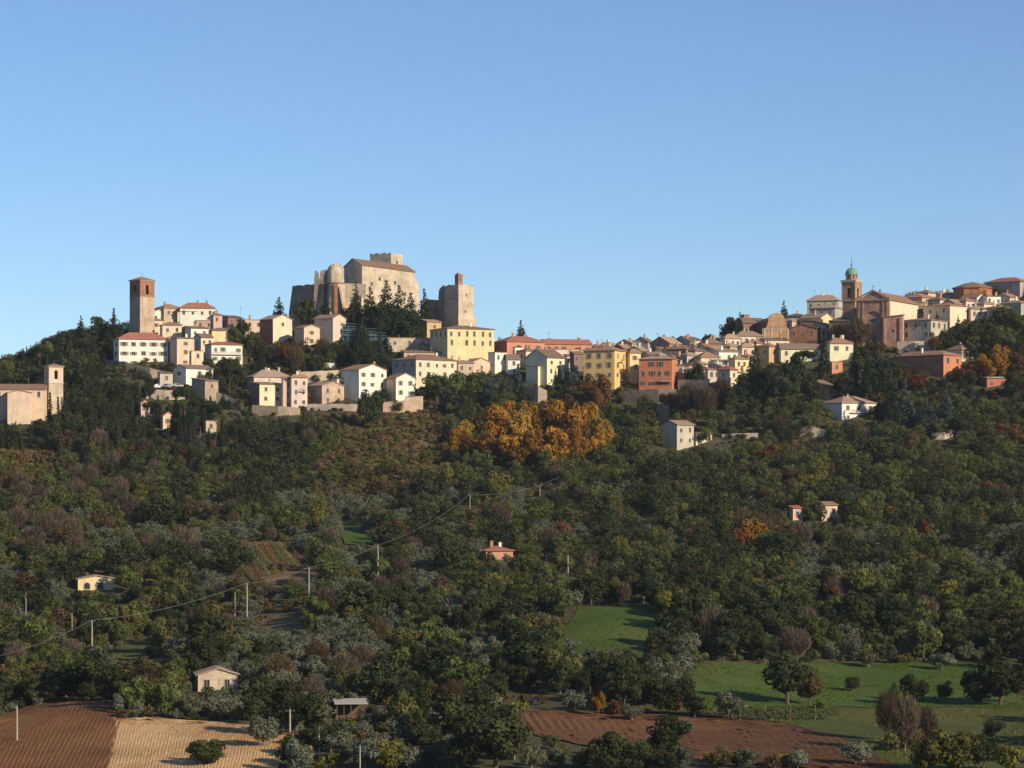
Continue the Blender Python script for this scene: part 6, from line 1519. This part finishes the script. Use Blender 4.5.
# ------------------------------------------------------------------ open shed, cars, scaffolding, fences
def open_shed():
    P = G3(337, 722); Y = P.y; s = F/Y; root = empty('open_shed', P, R(8)); tag(root, 'open shed of thin posts with flat grey roof in the lower middle', 'shed')
    W = 28/s; D = 3.2; H = 17/s
    b = MB(); b.poly([(-.4,-.4,H),(W+.4,-.4,H),(W+.4,D+.4,H+.5),(-.4,D+.4,H+.5),(-.4,-.4,H+.12),(W+.4,-.4,H+.12),(W+.4,D+.4,H+.62),(-.4,D+.4,H+.62)], [(0,1,2,3),(4,5,6,7),(0,1,5,4),(1,2,6,5),(2,3,7,6),(3,0,4,7)]); b.build('roof', MATS['concrete'], root)
    pm_ = MB(); pm_.box(-.06, .06, -.06, .06, -.5, H+.05); me = pm_.mesh('post', [MATS['bark']])
    for i in range(5): link('post', me, root, (W*i/4, 0, 0)); link('post', me, root, (W*i/4, D-.08, .3))
    b = MB(); b.box(0, W, -.03, .03, .8, .92); b.box(0, W, -.03, .03, .35, .45); b.build('rail', MATS['bark'], root)
    b = MB(); b.box(0, W*.85, D-.3, D-.25, 0, H); b.build('shade_panel', MATS['shutter_brown'], root)  # dark sheet standing in for the shaded inside of the shed
open_shed()
def small_fence(px0, r0, px1, r1, h, label, mat='barkpale'):
    A = G3(px0, r0); B = G3(px1, r1); root = empty('fence', A); tag(root, label, 'fence'); d = B-A; n = int(d.length/1.6)+1
    pm_ = MB(); pm_.box(-.05, .05, -.05, .05, -.4, h); me = pm_.mesh('post', [MATS[mat]])
    for i in range(n+1):
        t = i/n; x, y = A.x+d.x*t, A.y+d.y*t; link('post', me, root, (x-A.x, y-A.y, zt(x, y)-A.z))
    b = MB()
    for zz in (h*.45, h*.9):
        for i in range(n):
            t0, t1 = i/n, (i+1)/n; p = (d.x*t0, d.y*t0, zt(A.x+d.x*t0, A.y+d.y*t0)-A.z+zz); q = (d.x*t1, d.y*t1, zt(A.x+d.x*t1, A.y+d.y*t1)-A.z+zz); b.tube(p, q, .05, .05, 5)
    b.build('rail', MATS[mat], root)
small_fence(380, 714, 417, 710, 1.3, 'pale wooden fence right of the open shed')
small_fence(934, 430, 975, 428, 1.6, 'thin railing on the pale wall at right', 'iron')
def car(px, row_, ang, mat, label):
    P = G3(px, row_); root = empty('parked_car', P, R(ang)); tag(root, label, 'car', 'cars parked on the terrace')
    L_, H1, H2, Wd = 4.2, 0.85, 1.45, 1.7
    prof = [(-2.1,.3),(-2.1,.75),(-1.9,.88),(-1.1,.95),(-.6,1.42),(.9,1.45),(1.6,1.0),(2.05,.9),(2.1,.6),(2.1,.3)]
    b = MB(); ws = [Wd/2 if z < 1 else Wd/2-.15 for x, z in prof]
    lf = [(x, -w_, z) for (x, z), w_ in zip(prof, ws)]; rt = [(x, w_, z) for (x, z), w_ in zip(prof, ws)]
    b.face(lf); b.face(rt[::-1])
    for i in range(len(prof)): j = (i+1) % len(prof); b.face([lf[i], lf[j], rt[j], rt[i]])
    body = b.build('body', MATS[mat], root)
    g = MB()
    for sg in (-1, 1): g.face([(-.95, sg*.80, 1.0), (1.35, sg*.80, 1.02), (.82, sg*.72, 1.38), (-.55, sg*.72, 1.36)])
    g.face([(-1.12,-.65,.99),(-1.12,.65,.99),(-.64,.6,1.41),(-.64,-.6,1.41)]); g.face([(1.58,-.65,1.04),(1.58,.65,1.04),(.94,.6,1.46),(.94,-.6,1.46)])
    g.build('windows', MATS['glass'], root)
    for x in (-1.3, 1.3):
        for y in (-.78, .78): w_ = MB(); w_.tube((0,-.1,0),(0,.1,0),.32,.32,12); o = w_.build('wheel', MATS['rubber'], root); o.location = (x, y, .32)
    for y in (-.55, .55): w_ = MB(); w_.box(-.03,.03,-.15,.15,-.07,.07); o = w_.build('headlight', MATS['trimwhite'], root); o.location = (-2.11, y, .68)
car(157, 388.5, 15, 'car_white', 'white car parked at the left of the terrace below the white villa')
car(167, 388.5, 70, 'car_silver', 'silver car parked in the middle of the terrace')
car(177, 388.5, -20, 'car_white', 'white car parked by the dark tree at the right of the terrace')
def scaffolding():
    P = G3(343, 352); s = F/P.y; root = empty('scaffolding', P, R(12)); tag(root, 'greenish steel scaffolding with netting among the conifers under the castle', 'scaffolding')
    W = 44/s; H = 27/s
    pm_ = MB(); pm_.tube((0,0,-2),(0,0,H),.07,.07,6); me = pm_.mesh('upright', [MATS['scaffold']])
    for i in range(9):
        for y in (0, 1.4): o = link('upright', me, root, (W*i/8, y, 0)); o.scale = (1, 1, 1-0.45*(i/8)**1.2)
    b = MB()
    for j in range(6):
        z = H*(j+.6)/6; wmax = W*min(1, (1-z/H)/0.45+0.25)
        b.box(0, wmax, 0, 1.4, z, z+.12); b.box(0, wmax, -.08, -.02, z+.9, z+1.0)
    b.build('deck', MATS['scaffold'], root)
    b = MB(); b.poly([(0,1.6,-2),(W,1.6,-2),(W,1.6,H*.5),(W*.5,1.6,H*.8),(0,1.6,H*.92)], [(0,1,2,3,4)]); b.poly([(0,1.65,-2),(W,1.65,-2),(W,1.65,H*.5),(W*.5,1.65,H*.8),(0,1.65,H*.92)], [(4,3,2,1,0)]); b.build('netting', MATS['netting'], root)
scaffolding()
def antenna(px, top, base, label):
    Y = inv(px, base); s = F/Y; root = bpy.data.objects.new('tmp', None)
    b = MB(); h = (base-top)/s; b.tube((0,0,-1),(0,0,h),.05,.04,5); b.box(-.6,.6,-.03,.03,h-.5,h-.44); b.box(-.4,.4,-.03,.03,h-.9,h-.84)
    o = b.build('antenna', MATS['iron']); bpy.data.objects.remove(root); o.location = ((px-512)/s, Y+3, (HR-base)/s); tag(o, label, 'antenna', 'roof antennas')
antenna(658, 332, 356, 'antenna mast on the brown brick gabled house')
for q_ in ((205,298,312,'tall thin aerial above the hilltop house roof'),(300,372,384,'aerial on the pale pink house with the balcony'),(368,357,372,'aerial on the tall bright white gabled house'),(436,345,362,'aerial on the large cream fronted house'),(602,338,352,'aerial on the golden apartment house roof'),(712,333,346,'aerial on the brown red brick house'),(736,328,342,'aerial on the cream skyline house'),(815,289,303,'aerial on the left of the skyline mansion roof'),(945,292,306,'aerial on a small roof left of the orange octagon'),(1001,285,299,'aerial behind the long low white house at right')): antenna(*q_)
antenna(240, 306, 322, 'thin mast on the saddle left of the peach building')
antenna(549, 331, 345, 'short dark mast on the salmon roof')
# ------------------------------------------------------------------ air
b = MB(); b.box(-4050, 4050, -3050, 9050, -121, 110)
hm = bpy.data.materials.new('haze'); hm.use_nodes = True; hn = hm.node_tree; hn.nodes.clear()
pv = hn.nodes.new('ShaderNodeVolumePrincipled'); pv.inputs['Color'].default_value = (0.72, 0.84, 1.0, 1); pv.inputs['Density'].default_value = 0.000036; pv.inputs['Anisotropy'].default_value = 0.0
ho = hn.nodes.new('ShaderNodeOutputMaterial'); hn.links.new(pv.outputs[0], ho.inputs['Volume'])
tag(b.build('haze', hm), kind='stuff')
print('OBJECTS', len(bpy.data.objects))
